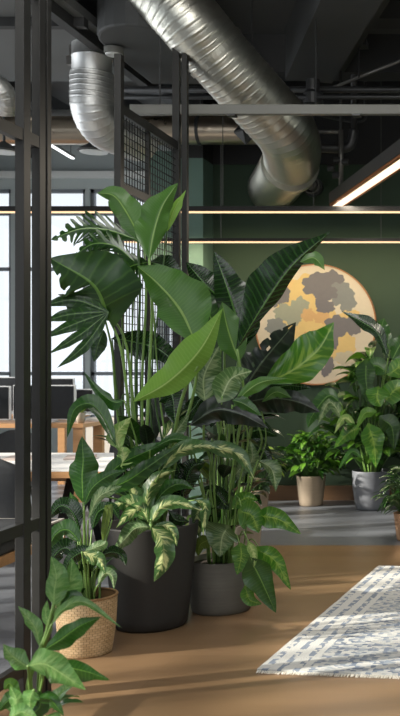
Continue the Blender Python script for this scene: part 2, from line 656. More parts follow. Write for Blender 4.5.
def stem(parent, pts, r=.006, mat='stem', r2=None, name='stem', n=14):
    bm = bmesh.new()
    path = catmull(pts, n)
    r2 = r2 if r2 is not None else r * .7
    sweep(bm, path, lambda t: r + (r2 - r) * t, 7)
    return link(name, bm, M[mat], parent, smooth=True)


def pot(parent, c, rb, rt, h, mat, rim=.012, soil=.04, bulge=0, name='pot'):
    bm = bmesh.new()
    pr = [(0, 0), (rb * .93, 0), (rb, h * .03)]
    for i in range(1, 13):
        t = i / 12
        pr.append((rb + (rt - rb) * t + bulge * math.sin(PI * t), h * (.03 + .955 * t)))
    pr += [(rt, h), (rt - rim * .4, h + .002), (rt - rim, h - .002), (rt - rim * 1.3, h - soil - .01), (0, h - soil - .01)]
    lathe(bm, c, pr)
    o = link(name, bm, M[mat], parent, smooth=True)
    bm = bmesh.new()
    rs = rt - rim * 1.35
    lathe(bm, (c[0], c[1], c[2] + h - soil), [(rs, -.008), (rs, 0), (rs * .6, .006), (0, .01)])
    link('soil', bm, M['soil'], o, smooth=True)
    return o


# ------------------------------------------------------------------ the shell
def struct(name, bm, m, **k):
    return tag(link(name, bm, m, **k), kind='structure')


CZ = 4.45
X0, X1, Y0, Y1 = -8.5, 4.0, -2.0, 14.0
WX = -2.25
WY = 7.85
struct('floor', NB(WX, X1, Y0, WY, -.1, 0), M['floor_wood'])
bm = NB(X0, WX, Y0, Y1 + .2, -.1, 0)
box(bm, WX, X1, WY, 10.5, -.1, 0)
struct('floor_grey', bm, M['floor_grey'])
bm = bmesh.new()
SKX0, SKX1, SKY0, SKY1 = -2.9, -.3, 2.6, 4.6  # ceiling opening added out of view, lets light down on the leaves
box(bm, X0, SKX0, Y0, Y1 + .2, CZ, CZ + .2)
box(bm, SKX1, X1, Y0, Y1 + .2, CZ, CZ + .2)
box(bm, SKX0, SKX1, Y0, SKY0, CZ, CZ + .2)
box(bm, SKX0, SKX1, SKY1, Y1 + .2, CZ, CZ + .2)
struct('ceiling', bm, M['ceil'])
# green feature wall
GX = -3.28
struct('wall_green', NB(-2.97, X1, 10.35, 10.5, 0, 3.47), M['green'])
struct('wall_bulkhead', NB(-2.97, X1, 10.33, 10.5, 3.47, CZ), M['black_wall'])
struct('wall_pilaster', NB(GX, -2.97, 10.0, 10.5, 0, 3.47), M['green_lit'])
struct('wall_pilaster_top', NB(GX, -2.97, 10.0, 10.5, 3.47, CZ), M['black_wall'])
struct('wall_header', NB(-3.55, GX, 10.05, 10.5, 2.35, 3.55), M['green_lit'])
struct('wall_partition', NB(GX, GX + .1, 10.5, Y1, 0, CZ), M['white_wall'])
struct('baseboard_green', NB(-2.97, X1, 10.325, 10.35, 0, .15), M['walnut'])
struct('wall_right', NB(X1, X1 + .15, Y0, 10.5, 0, CZ), M['white_wall'])


def window_wall(name, along, c, a0, a1, z0, z1, openings, mat, thick=.2):
    """wall in plane (y=c if along=='x' else x=c) with rectangular openings [(a,b,z0,z1)] side by side"""
    bm = bmesh.new()

    def bb(p, q, u, v):
        if along == 'x': box(bm, p, q, c, c + thick, u, v)
        else: box(bm, c - thick, c, p, q, u, v)
    cur = a0
    for (a, b, u, v) in sorted(openings):
        if a > cur: bb(cur, a, z0, z1)
        bb(a, b, z0, u)
        bb(a, b, v, z1)
        cur = b
    if a1 > cur: bb(cur, a1, z0, z1)
    return struct(name, bm, mat)


tgl = NT('window_glass')
gl = tgl.new('ShaderNodeBsdfGlossy')
gl.inputs['Roughness'].default_value = .02
tp = tgl.new('ShaderNodeBsdfTransparent')
tp.inputs[0].default_value = (.94, .96, .97, 1)
mx = tgl.new('ShaderNodeMixShader')
mx.inputs[0].default_value = .05
tgl.l.new(tp.outputs[0], mx.inputs[1])
tgl.l.new(gl.outputs[0], mx.inputs[2])
tgl.l.new(mx.outputs[0], tgl.n['Material Output'].inputs[0])
M['glass'] = tgl.m

wn = 0


def window(along, c, a, b, z0, z1, nx=1, trans=(), thick=.2, fw=.05):
    global wn
    wn += 1
    bm = bmesh.new()

    def bb(p, q, u, v, d=.07):
        if along == 'x': box(bm, p, q, c + .05, c + .05 + d, u, v)
        else: box(bm, c - .05 - d, c - .05, p, q, u, v)
    bb(a, a + fw, z0, z1)
    bb(b - fw, b, z0, z1)
    bb(a, b, z0, z0 + fw)
    bb(a, b, z1 - fw, z1)
    for i in range(1, nx):
        m = a + (b - a) * i / nx
        bb(m - fw / 2, m + fw / 2, z0, z1, .08)
    for z in trans: bb(a, b, z - fw / 2, z + fw / 2, .065)
    o = tag(link('window_%d' % wn, bm, M['winframe']), kind='structure')
    if along == 'x': g = NB(a + .01, b - .01, c + .075, c + .083, z0 + .01, z1 - .01)
    else: g = NB(c - .083, c - .075, a + .01, b - .01, z0 + .01, z1 - .01)
    link('pane', g, M['glass'], o)


ops = []
x = -7.83
while x < GX - .3:
    ops.append((x, min(x + .98, GX - .05), .55, 3.84))
    x += 1.04
ops = [(a + .0, b, u, v) for a, b, u, v in ops]
window_wall('wall_far', 'x', Y1, X0, GX + .1, 0, CZ, ops, M['white_wall'])
for a, b, u, v in ops: window('x', Y1, a, b, u, v, trans=(3.5, 2.72, 1.25))
lo = [(-1.4 + i * 2.3, .7 + i * 2.3, .5, 3.8) for i in range(6)]
window_wall('wall_left', 'y', X0, Y0, Y1 + .2, 0, CZ, lo, M['white_wall'])
for a, b, u, v in lo: window('y', X0, a, b, u, v, nx=5, trans=(3.1, 2.5, 1.4), fw=.07)  # unseen windows; close bars added to break the sun into floor streaks
ro = [(-5.9 + i * 1.5, -4.6 + i * 1.5, .4, 4.1) for i in range(5)]  # unseen windows put in behind the camera to let light in
window_wall('wall_rear', 'x', Y0 - .2, X0, X1 + .15, 0, CZ, ro, M['white_wall'])
for a, b, u, v in ro: window('x', Y0 - .2, a, b, u, v, nx=2, trans=(1.6, 2.9))

# ceiling beams (structure)
bn = 0


def trim(bm, m):
    global bn
    bn += 1
    return struct('trim_%d' % bn, bm, m)


for x in (-6.6, -5.2, -4.3, -3.65):
    trim(NB(x, x + .11, 4.0, 13.9, CZ - .2, CZ), M['beam'])
for y in (8.75, 11.2):
    trim(NB(-8.4, -2.6, y, y + .16, CZ - .34, CZ - .2), M['beam'])
trim(NB(-8.4, GX, 13.85, 14.0, 3.98, 4.06), M['whitelamp'])


def slant(a, b, w, z0, z1):
    bm = bmesh.new()
    bar(bm, (a[0], a[1], (z0 + z1) / 2), (b[0], b[1], (z0 + z1) / 2), w, z1 - z0)
    return bm


trim(NB(-5.4, -3.17, 6.9, 9.4, 4.07, 4.14), M['soffit_light'])
trim(NB(-3.33, -3.25, 6.9, 9.4, 3.98, 4.07), M['beam'])
trim(NB(-5.4, -3.17, 7.62, 7.7, 4.0, 4.07), M['beam'])
trim(slant((-.55, 5.6), (-1.75, 9.15), .42, 4.0, CZ), M['soffit'])
trim(slant((-.28, 5.6), (-1.48, 9.15), .1, 4.08, CZ), M['beam'])
trim(NB(-2.6, 3.9, 9.2, 9.5, 4.1, CZ), M['beam'])
trim(NB(-1.45, 3.9, 8.1, 8.35, 4.22, CZ), M['beam'])

# ------------------------------------------------------------------ ducts
o_ = bmesh.new()


def spiral_duct(name, pts, r, label, pitch=.05, seg=48, mat='galv', rings=8, amp=.0042, r1=None):
    path = catmull(pts, 400)
    # resample by length
    ln = sum((path[i + 1] - path[i]).length for i in range(400))
    n = int(ln / pitch * rings)
    path2 = []
    acc = 0
    i = 0
    step = ln / n
    cum = [0]
    for k in range(400): cum.append(cum[-1] + (path[k + 1] - path[k]).length)
    k = 0
    for j in range(n + 1):
        d = j * step
        while k < 399 and cum[k + 1] < d: k += 1
        f = (d - cum[k]) / max(1e-9, cum[k + 1] - cum[k])
        path2.append(path[k].lerp(path[k + 1], min(1, f)))

    def fn(i, a):
        ph = (i / rings + a / (2 * PI)) % 1.0
        return amp * (1 if ph < 1.01 / rings else (-.3 if ph < 2.01 / rings else 0))
    bm = bmesh.new()
    sweep(bm, path2, (lambda t: r + ((r1 or r) - r) * t), seg, True, fn)
    return bm


root = empty('spiral_duct', P(230, 90, 8.0), 'large silver spiral ventilation duct slanting down from the ceiling and bending back', 'duct')
pts = [P(95, -80, 7.6), P(174, 3, 7.45), P(215, 52, 7.6), P(258, 100, 7.85), P(286, 132, 8.15), P(292, 156, 8.8), P(284, 172, 9.5), P(272, 189, 10.33)]
link('duct_body', spiral_duct('d', pts, .245, ''), M['galv'], root, smooth=True)
for i0, i1 in (((214.0, 51.0, 7.6), (217.5, 54.5, 7.615)), ((290.5, 164, 8.92), (289.5, 166.5, 8.98))):
    bm = bmesh.new()
    sweep(bm, [P(*i0), P(*i1)], .256, 44)
    link('joint_ring', bm, M['galv'], root, smooth=False)
for px, py, y in ((170, 0, 7.45), (252, 92, 7.8)):
    p = P(px, py, y)
    bm = bmesh.new()
    cyl(bm, p + Vector((0, 0, .2)), Vector((p.x, p.y, CZ)), .006, 6)
    link('hanger_rod', bm, M['pipe'], root)

root = empty('drop_duct', P(92, 100, 8.3), 'silver round duct hanging straight down left of the wire mesh screen', 'duct')
c = P(92, 60, 8.3)
bm = bmesh.new()
lathe(bm, (c.x, c.y, 0), [(.158, 3.78), (.158, 3.96), (.163, 3.965), (.158, 3.97), (.158, 4.07)], 40)
link('smooth_collar', bm, M['galv2'], root, smooth=True)
pts = [(c.x, c.y, 3.83), (c.x, c.y, 3.75), (c.x, c.y, 3.66), (c.x, c.y + .01, 3.56), (c.x + .02, c.y + .07, 3.46), (c.x + .06, c.y + .2, 3.40), (c.x + .14, c.y + .4, 3.39), (c.x + .2, c.y + .6, 3.39)]
link('duct_body', spiral_duct('d', pts, .172, '', pitch=.042), M['galv2'], root, smooth=True)
bm = bmesh.new()
box(bm, c.x - .2, c.x - .15, c.y - .03, c.y + .03, 3.9, 3.97)
cyl(bm, (c.x - .18, c.y, 3.95), (c.x - .18, c.y, 4.07), .01, 8)
link('bracket', bm, M['pipe_light'], root)

root = empty('long_duct', (-3.0, 9.6, 3.66), 'silver horizontal duct with painted-in brown reflection running across in front of the black bulkhead', 'duct')
z = 3.66
link('duct_body', spiral_duct('d', [(-6.4, 9.62, z), (-4.2, 9.62, z), (-1.85, 9.62, z)], .135, '', pitch=.3, rings=10, amp=.002), M['galv_reflect'], root, smooth=True)
for x in (-5.4, -3.9, -2.9, -2.3):
    bm = bmesh.new()
    sweep(bm, [Vector((x, 9.62, z)), Vector((x + .03, 9.62, z))], .143, 32)
    cyl(bm, (x + .015, 9.62, z + .13), (x + .015, 9.62, CZ), .006, 6)
    link('strap', bm, M['pipe'], root)
root = empty('upper_duct', (-5.5, 10.6, 3.9), 'silver horizontal duct high on the left behind the drop duct', 'duct')
link('duct_body', spiral_duct('d', [(-7.9, 10.6, 4.0), (-5.6, 10.6, 4.0), (-3.6, 10.6, 4.0)], .1, '', pitch=.3, rings=10, amp=.004), M['galv2'], root, smooth=True)
bm = bmesh.new()
for x in (-6.5, -4.2): cyl(bm, (x, 10.6, 4.05), (x, 10.6, CZ), .006, 6)
link('hanger_rod', bm, M['pipe'], root)
root = empty('corner_duct', P(4, 95, 7.2), 'silver spiral duct stub at the left edge above the frame rail', 'duct')
link('duct_body', spiral_duct('d', [P(-30, 78, 7.2), P(-5, 86, 7.2), P(4, 98, 7.25), P(3, 112, 7.3)], .085, '', pitch=.04), M['galv2'], root, smooth=True)
bm = bmesh.new()
p = P(-12, 80, 7.2)
cyl(bm, p, (p.x, p.y, CZ), .006, 6)
link('hanger_rod', bm, M['pipe'], root)

# strut beam
root = empty('strut_channel', P(270, 110, 7.5), 'grey horizontal steel channel crossing in front of the large spiral duct', 'beam')
a, b = P(131, 110, 7.45), P(440, 110, 7.45)
bm = bmesh.new()
box(bm, a.x, b.x, 7.42, 7.48, a.z - .036, a.z + .036)
link('channel', bm, M['strut'], root, bevel=.004)
bm = bmesh.new()
for px in (232, 357):
    p = P(px, 110, 7.45)
    box(bm, p.x - .03, p.x + .03, 7.41, 7.49, p.z - .05, p.z - .036)
link('clip', bm, M['pipe'], root)
for px in (160, 316, 420):
    p = P(px, 110, 7.45)
    bm = bmesh.new()
    cyl(bm, (p.x, 7.45, p.z + .03), (p.x, 7.45, CZ), .006, 6)
    link('hanger_rod', bm, M['pipe'], root)

# soffit duct box above the mesh screen, with its little downlight
root = empty('ceiling_unit', P(140, 30, 7.6), 'dark grey rounded air unit under the ceiling above the mesh screen', 'air unit')
bm = bmesh.new()
a, b = Vector((-3.13, 7.4, 3.93)), Vector((-2.42, 7.4, 3.93))
z0_ = a.z
pr = []
vsl, vsh = [], []
for k in range(13):
    an = PI * (1 - k / 12)
    pr.append((math.cos(an) * (b.x - a.x) / 2 + (a.x + b.x) / 2, 7.9 - math.sin(an) * .5))
pr += [(b.x, 9.0), (a.x, 9.0)]
vsl = [bm.verts.new((x, y, z0_)) for x, y in pr]
vsh = [bm.verts.new((x, y, z0_ + .36)) for x, y in pr]
bm.faces.new(vsl)
bm.faces.new(list(reversed(vsh)))
for k in range(len(pr)): bm.faces.new((vsl[k], vsh[k], vsh[(k + 1) % len(pr)], vsl[(k + 1) % len(pr)]))
bmesh.ops.recalc_face_normals(bm, faces=bm.faces)
link('casing', bm, M['soffit'], root, bevel=.02)
bm = bmesh.new()
for x in (a.x + .1, b.x - .1): cyl(bm, (x, 8.3, z0_ + .3), (x, 8.3, CZ), .008, 6)
link('hanger_rod', bm, M['pipe'], root)
root = empty('downlight', (-3.05, 7.9, 3.87), 'small round white downlight by the top of the mesh screen', 'light')
p = Vector((-3.05, 7.9, 3.87))
bm = bmesh.new()
lathe(bm, (p.x, p.y, p.z), [(.075, 0), (.075, .05), (.03, .055), (.03, .062)], 24)
link('housing', bm, M['strut'], root, smooth=False)
bm = bmesh.new()
lathe(bm, (p.x, p.y, p.z - .012), [(0, 0), (.06, 0), (.066, .012)], 24)
link('diffuser', bm, M['whitelamp'], root)
for q, (px, py, y, lab) in enumerate(((94, 152, 9.3, 'round white ceiling disc lamp below the drop duct'), (4, 152, 9.3, 'round white ceiling disc lamp at the left edge behind the frame post'))):
    p = P(px, py, y)
    root = empty('disc_lamp', p, lab, 'light')
    bm = bmesh.new()
    lathe(bm, p, [(.13, 0), (.15, .015), (.03, .09), (.012, .1), (.012, CZ - p.z)], 32)
    sh_ = link('shade', bm, M['soffit'], root)
    bm = bmesh.new()
    lathe(bm, (p.x, p.y, p.z - .008), [(0, 0), (.12, 0), (.128, .01)], 32)
    link('diffuser', bm, M['whitelamp'], sh_)

# white strip lamps of the left room (run in depth)
for (p0, p1, lab) in ((P(-10, 57, 9.0), P(15, 78, 9.7), 'thin white strip light high at the left edge'),
                      (P(50, 143, 11.6), P(73, 157, 12.4), 'thin white strip light between frame post and disc lamp'),
                      (P(-2, 132, 11.0), P(13, 143, 11.7), 'thin white strip light at the left edge just above the disc lamp')):
    root = empty('strip_light', p0, lab, 'light')
    bm = bmesh.new()
    bar(bm, p0, p1, .05, .03)
    link('housing', bm, M['strut'], root)
    bm = bmesh.new()
    bar(bm, p0 - Vector((0, 0, .02)), p1 - Vector((0, 0, .02)), .04, .012)
    link('tube', bm, M['ledwhite'], root)
    bm = bmesh.new()
    for f in (.1, .9):
        q = p0.lerp(p1, f)
        cyl(bm, q, (q.x, q.y, CZ - .0), .004, 6)
    link('cable', bm, M['cable'], root)


# LED pendant rails
def rail(a, b, w_, h_, lab, cables, glow_w=.02, name='linear_pendant'):
    a, b = Vector(a), Vector(b)
    root = empty(name, (a + b) / 2, lab, 'light', )
    bm = bmesh.new()
    bar(bm, a, b, w_, h_)
    hs_ = link('housing', bm, M['rail_black'], root)
    dz = Vector((0, 0, -h_ / 2 - .006))
    bm = bmesh.new()
    bar(bm, a + dz, b + dz, glow_w, .014)
    link('light_strip', bm, M['led'], hs_)
    bm = bmesh.new()
    for f in cables:
        q = a.lerp(b, f)
        cyl(bm, q, (q.x, q.y, CZ), .0035, 6)
    link('cable', bm, M['cable'], root)
    return root


a, b = P(-60, 209, 9.0), P(445, 209, 9.0)
rail(a, b, .05, .045, 'long black pendant with warm strip, upper one of the two across the wall', (.16, .56, .74, .93), glow_w=.03)
a, b = P(125, 240, 9.75), P(445, 240, 9.75)
r_ = rail(a, b, .05, .03, 'long black pendant with warm strip, lower one of the two across the wall', (.3, .8), glow_w=.03)
l = area('strip_lamp', (a + b) / 2 - Vector((0, 0, .04)), (0, .45, -1), abs(b.x - a.x), .05, 18, (1.0, .84, .52))
l.parent = r_
l.location = (0, 0, -.04)
# slanting pendant
a, b = P(337, 203, 9.2), P(432, 107, 6.15)
root = empty('slanting_pendant', (a + b) / 2, 'thick dark pendant bar with broad warm light underside slanting at upper right', 'light')
a2, b2 = P(337, 199, 9.2), P(440, 95, 6.3)
b2.z = a2.z
bm = bmesh.new()
bar(bm, a2, b2, .15, .10)
link('housing', bm, M['rail_black'], root)
bm = bmesh.new()
dz = Vector((0, 0, -.058))
bar(bm, a2 + dz, b2 + dz, .085, .02)
link('light_strip', bm, emit('bright_led', (1, .80, .58, 1), 1.7), root)
bm = bmesh.new()
t_ = (b2 - a2).normalized()
s_ = t_.cross(Vector((0, 0, 1))).normalized()
for s in (-1, 1):
    bar(bm, a2 + dz * .98 + s_ * s * .057, b2 + dz * .98 + s_ * s * .057, .022, .026)
link('copper_edge', bm, M['copper'], root)
l = area('pendant_lamp', (a2 + b2) / 2 + dz * 1.3, (0, 0, -1), .1, (b2 - a2).length, 50, (1.0, .88, .72))
l.rotation_euler = (0, 0, math.atan2(t_.y, t_.x) - PI / 2)
l.parent = root
l.location = (a2 + b2) / 2 + dz * 1.3 - WL(root)
bm = bmesh.new()
for f in (.04, .75):
    q = a2.lerp(b2, f)
    cyl(bm, q, (q.x, q.y, CZ), .004, 6)
link('cable', bm, M['cable'], root)

# pyramid speaker
p = P(246, 132, 9.2)
root = empty('pendant_speaker', p, 'black diamond shaped speaker hanging beside the spiral duct', 'speaker')
bm = bmesh.new()
lathe(bm, p, [(0, -.12), (.11, -.01), (.11, .01), (.02, .12), (0, .12)], 4)
link('body', bm, M['black_plastic'], root)
bm = bmesh.new()
cyl(bm, p + Vector((0, 0, .1)), (p.x, p.y, CZ), .006, 6)
link('cable', bm, M['cable'], root)

# pipes and valve cluster at right
root = empty('sprinkler_pipe', P(330, 95, 8.6), 'dark horizontal pipe under the ceiling with branch and valve at right', 'pipe')
z = P(300, 97, 8.6).z
bm = bmesh.new()
cyl(bm, (-3.3, 8.6, z), (1.5, 8.6, z), .022, 12)
cyl(bm, (-3.3, 8.7, z + .09), (1.5, 8.7, z + .09), .03, 12)
link('main_pipe', bm, M['pipe'], root, smooth=True)
bm = bmesh.new()
lathe(bm, (P(313, 96, 8.65).x, 8.65, z - .06), [(.04, 0), (.085, .01), (.085, .1), (.06, .13), (.06, .22), (0, .22)], 20)
link('valve', bm, M['pipe'], root)
root = empty('bent_pipe', P(340, 140, 8.9), 'dark bent pipes and valves right of the spiral duct bend', 'pipe')
bm = bmesh.new()
q = [P(317, 148, 9.3), P(345, 148, 9.3), P(352, 141, 9.3), P(354, 130, 9.3)]
sweep(bm, catmull(q, 20), .045, 14)
q2 = P(354, 130, 9.3)
sweep(bm, [q2, Vector((q2.x, q2.y, CZ - .05)), Vector((q2.x, q2.y, CZ))], .03, 12)
link('elbow', bm, M['pipe'], root, smooth=True)
bm = bmesh.new()
q = [P(318, 132, 9.1), P(339, 132, 9.1), P(341, 134, 9.1), P(341, 175, 9.1)]
sweep(bm, [q[0], q[1]], .018, 12)
sweep(bm, [P(341, 130, 9.1), P(341, 185, 9.1)], .022, 12)
link('small_pipe', bm, M['pipe_light'], root, smooth=True)
bm = bmesh.new()
for px, py in ((337, 160), (331, 168), (345, 162), (336, 175)):
    p = P(px, py, 9.1)
    cyl(bm, p - Vector((.03, 0, 0)), p + Vector((.03, 0, 0)), .03, 10)
link('valve', bm, M['pipe'], root)
bm = bmesh.new()
cyl(bm, P(341, 131, 9.1), (P(341, 131, 9.1).x, 9.1, CZ), .008, 8)
link('hanger_rod', bm, M['pipe'], root)
root = empty('wall_valve', P(312, 188, 10.2), 'round dark valve with silver ring beside the duct mouth', 'valve')
c = P(312, 186, 10.25)
bm = bmesh.new()
sweep(bm, [c, c + Vector((0, .1, 0))], .1, 24)
link('flange', bm, M['pipe'], root)
bm = bmesh.new()
sweep(bm, [c - Vector((0, .05, 0)), c + Vector((0, .02, 0))], .05, 20)
link('hub', bm, M['pipe_light'], root)
bm = bmesh.new()
sweep(bm, [c + Vector((.08 * math.cos(k * PI / 12), -.05, .08 * math.sin(k * PI / 12))) for k in range(25)], .009, 6, False)
link('hand_wheel', bm, M['pipe_light'], root, smooth=True)

root = empty('brace_rod', P(360, 75, 8.7), 'thin diagonal ceiling brace rod at upper right', 'rod')
bm = bmesh.new()
cyl(bm, P(322, 92, 8.9), P(440, 45, 8.0), .014, 8)
link('rod', bm, M['pipe_light'], root, smooth=True)
bm = bmesh.new()
p = P(359, 47, 8.4)
box(bm, p.x - .07, p.x + .07, 8.33, 8.47, p.z - .0, p.z + .05)
cyl(bm, p, (p.x, p.y, CZ), .02, 8)
cyl(bm, p, P(359, 78, 8.4), .007, 6)
link('anchor', bm, M['pipe'], root)
tag(link('cable_conduit', (lambda b_: (sweep(b_, catmull([P(303, 97, 9.9), P(303, 110, 9.9), P(360, 122, 9.9), P(365, 100, 9.9), P(365, 65, 9.9)], 30), .012, 8), b_)[1])(bmesh.new()), M['pipe'], smooth=True),
    'thin dark conduit looping from ceiling behind the bent pipes', 'conduit')

# ------------------------------------------------------------------ steel frames
FX = -2.0


def vpost(parent, x, y, z1, w_=.037, d=.05, name='post', z0=0):
    return link(name, NB(x - w_ / 2, x + w_ / 2, y - d / 2, y + d / 2, z0, z1), M['frame'], parent, bevel=.002)


root = empty('steel_frame', (FX, 4.2, 0), 'dark steel partition frame with two tall posts close at the left', 'frame')
vpost(root, FX, 4.192, CZ, .038, .062)
vpost(root, FX, 4.335, CZ, .036, .055)
vpost(root, FX - .012, 4.375, CZ, .012, .03)
vpost(root, FX, 4.40, CZ, .036, .04)
for z in (2.40, .757, 3.06):
    link('rail', NB(FX - .016, FX + .016, 4.22, 4.31, z - .025, z + .025), M['frame'], root)
for z in (2.40, .757, .17):
    link('rail', NB(FX - .016, FX + .016, 2.62, 4.162, z - .025, z + .025), M['frame'], root)
vpost(root, FX, 2.6, CZ)

MX = -2.4
root = empty('mesh_screen', (MX, 6.6, 0), 'tall black steel screen with square wire mesh behind the plants', 'screen')
yn, yf = 6.3, 7.42
vpost(root, MX, yn, 3.38, .042, .06)
vpost(root, MX, yf, 3.80, .05, .05)
vpost(root, MX + .07, yf - .02, 3.80, .04, .05)
for z, h_ in ((3.04, .06), (2.55, .05), (1.02, .06), (.08, .05)):
    link('rail', NB(MX - .02, MX + .02, yn + .03, yf - .025, z - h_ / 2, z + h_ / 2), M['frame'], root)
link('mullion', NB(MX - .012, MX + .012, 6.80, 6.83, 1.05, 3.01), M['frame'], root)
bm = bmesh.new()
n = 22
for i in range(1, n):
    y = yn + .03 + (yf - yn - .055) * i / n
    box(bm, MX - .0025, MX + .0025, y - .0025, y + .0025, 1.05, 3.01)
z = 1.09
while z < 3.0:
    box(bm, MX - .0025, MX + .0025, yn + .03, yf - .025, z - .0025, z + .0025)
    z += .05
link('wire_mesh', bm, M['wire'], root)

# ------------------------------------------------------------------ office behind
root = empty('work_table', (-3.8, 7.0, 0), 'long white topped table with light wood edge behind the plants', 'table')
tx0, tx1, ty0, ty1 = -5.4, -2.52, 6.45, 7.6
link('tabletop', NB(tx0, tx1, ty0, ty1, .737, .75), M['desk_white'], root)
link('table_edge', NB(tx0 + .002, tx1 - .002, ty0 + .002, ty1 - .002, .695, .737), M['oak'], root)
link('apron', NB(tx0 + .2, tx1 - .3, 6.9, 7.1, .62, .695), M['oak'], root)
for x in (-5.2, -2.95):
    for s in (-1, 1):
        bm = bmesh.new()
        bar(bm, (x, 7.0 + s * .1, .66), (x, 7.0 + s * .45, 0.012), .05, .05)
        link('leg', bm, M['black_plastic'], root)
for x, y, a_, w_, lab in ((-3.02, 7.2, .3, .2, 'brown folder lying on the white table near the frame post'), (-2.68, 7.25, -.2, .16, 'brown notebook lying on the white table near the mesh screen'), (-3.42, 7.15, .2, .2, 'brown papers on the white table at the left edge')):
    bm = bmesh.new()
    box(bm, -w_ / 2, w_ / 2, -.13, .13, 0, .012)
    bmesh.ops.rotate(bm, verts=bm.verts, matrix=Matrix.Rotation(a_, 3, 'Z'))
    o = link('notebook', bm, M['paper'])
    o.location = (x, y, .7505)
    tag(o, lab, 'notebook')

root = empty('rear_desk', (-4.9, 10.4, 0), 'light oak desk carrying the computer monitors', 'desk')
dx0, dx1 = -6.6, P(85, 0, 10.2).x
link('desktop', NB(dx0, dx1, 10.15, 10.75, .76, .80), M['oak'], root)
for x in (dx0 + .1, dx1 - .06):
    for y in (10.2, 10.7):
        link('leg', NB(x - .05, x + .05, y - .03, y + .03, 0, .76), M['oak'], root)
# second desk row
root = empty('rear_desk', (-5.6, 11.9, 0), 'light desk in the row behind, by the far windows', 'desk')
link('desktop', NB(-7.2, -5.0, 11.6, 12.2, .76, .80), M['oak'], root)
for x in (-7.1, -5.1):
    for y in (11.65, 12.15):
        link('leg', NB(x - .04, x + .04, y - .03, y + .03, 0, .76), M['oak'], root)


def monitor(x0, x1, zt, y, lab, ztop_desk=.80, zb=None, tilt=0):
    root = empty('monitor', ((x0 + x1) / 2, y, ztop_desk), lab, 'monitor')
    zb = zb or ztop_desk + .03
    bz = link('bezel', NB(x0, x1, y, y + .03, zb, zt), M['silver'], root)
    link('screen', NB(x0 + .008, x1 - .015, y - .004, y - .0002, zb + .008, zt - .01), M['screen'], bz)
    c = (x0 + x1) / 2
    bm = NB(c - .03, c + .03, y + .03, y + .05, ztop_desk + .01, (zb + zt) / 2)
    box(bm, c - .11, c + .11, y - .05, y + .12, ztop_desk + .001, ztop_desk + .012)
    link('stand', bm, M['silver'], root)


Z = lambda py, y: EYE + (358 - py) / 1000 * y
XX = lambda px, y: (px - 500) / 1000 * y
monitor(XX(13, 10.4), XX(75, 10.4), Z(385, 10.4), 10.4, 'large dark monitor behind the frame posts on the oak desk')
monitor(XX(-50, 10.4), XX(10, 10.4), Z(386, 10.4), 10.4, 'large dark monitor cut by the left edge on the oak desk')
monitor(XX(76, 11.8), XX(93.5, 11.8), Z(389, 11.8), 11.8, 'narrow dark monitor just right of the largest one')
monitor(XX(40, 12.0), XX(74, 12.0), Z(378, 12.0), 12.0, 'dark monitor on the far desk peeping above the largest one')
monitor(XX(-6, 12.0), XX(18, 12.0), Z(377, 12.0), 12.0, 'dark monitor on the far desk at the left edge')

root = empty('desk_plant', (XX(80.5, 10.3), 10.3, .8005), 'small grey pot with a sprig on the corner of the oak desk', 'plant')
bm = bmesh.new()
p = Vector((XX(80.5, 10.3), 10.3, .8005))
lathe(bm, p, [(0, 0), (.035, 0), (.05, .11), (.045, .11), (.04, .09), (0, .09)], 24)
link('pot', bm, M['pot_sand'], root, smooth=True)
bm = bmesh.new()
for i in range(26):
    a_ = random.random() * 6.28
    leaf3(bm, p + Vector((0, 0, .09)), (math.cos(a_), math.sin(a_), random.uniform(.3, 2)), random.uniform(.06, .11), .014, nv=4, nu=1)
link('foliage', bm, L['olive'], root, smooth=True)

root = empty('storage_cabinet', (-4.2, 11.3, 0), 'low warm white cabinet under the far windows', 'cabinet')
cx0, cx1 = XX(86, 11.2), -3.32
link('body', NB(cx0, cx1, 11.2, 11.65, .05, .8), M['cabinet'], root)
link('plinth', NB(cx0 + .03, cx1 - .03, 11.24, 11.6, 0, .05), M['black_plastic'], root)
for i in range(3):
    a_ = cx0 + (cx1 - cx0) * i / 3 + .006
    d_ = link('door', NB(a_, cx0 + (cx1 - cx0) * (i + 1) / 3 - .006, 11.18, 11.199, .07, .785), M['cabinet'], root)
    link('handle', NB(a_ + .03, a_ + .13, 11.165, 11.18, .72, .73), M['black_plastic'], d_)


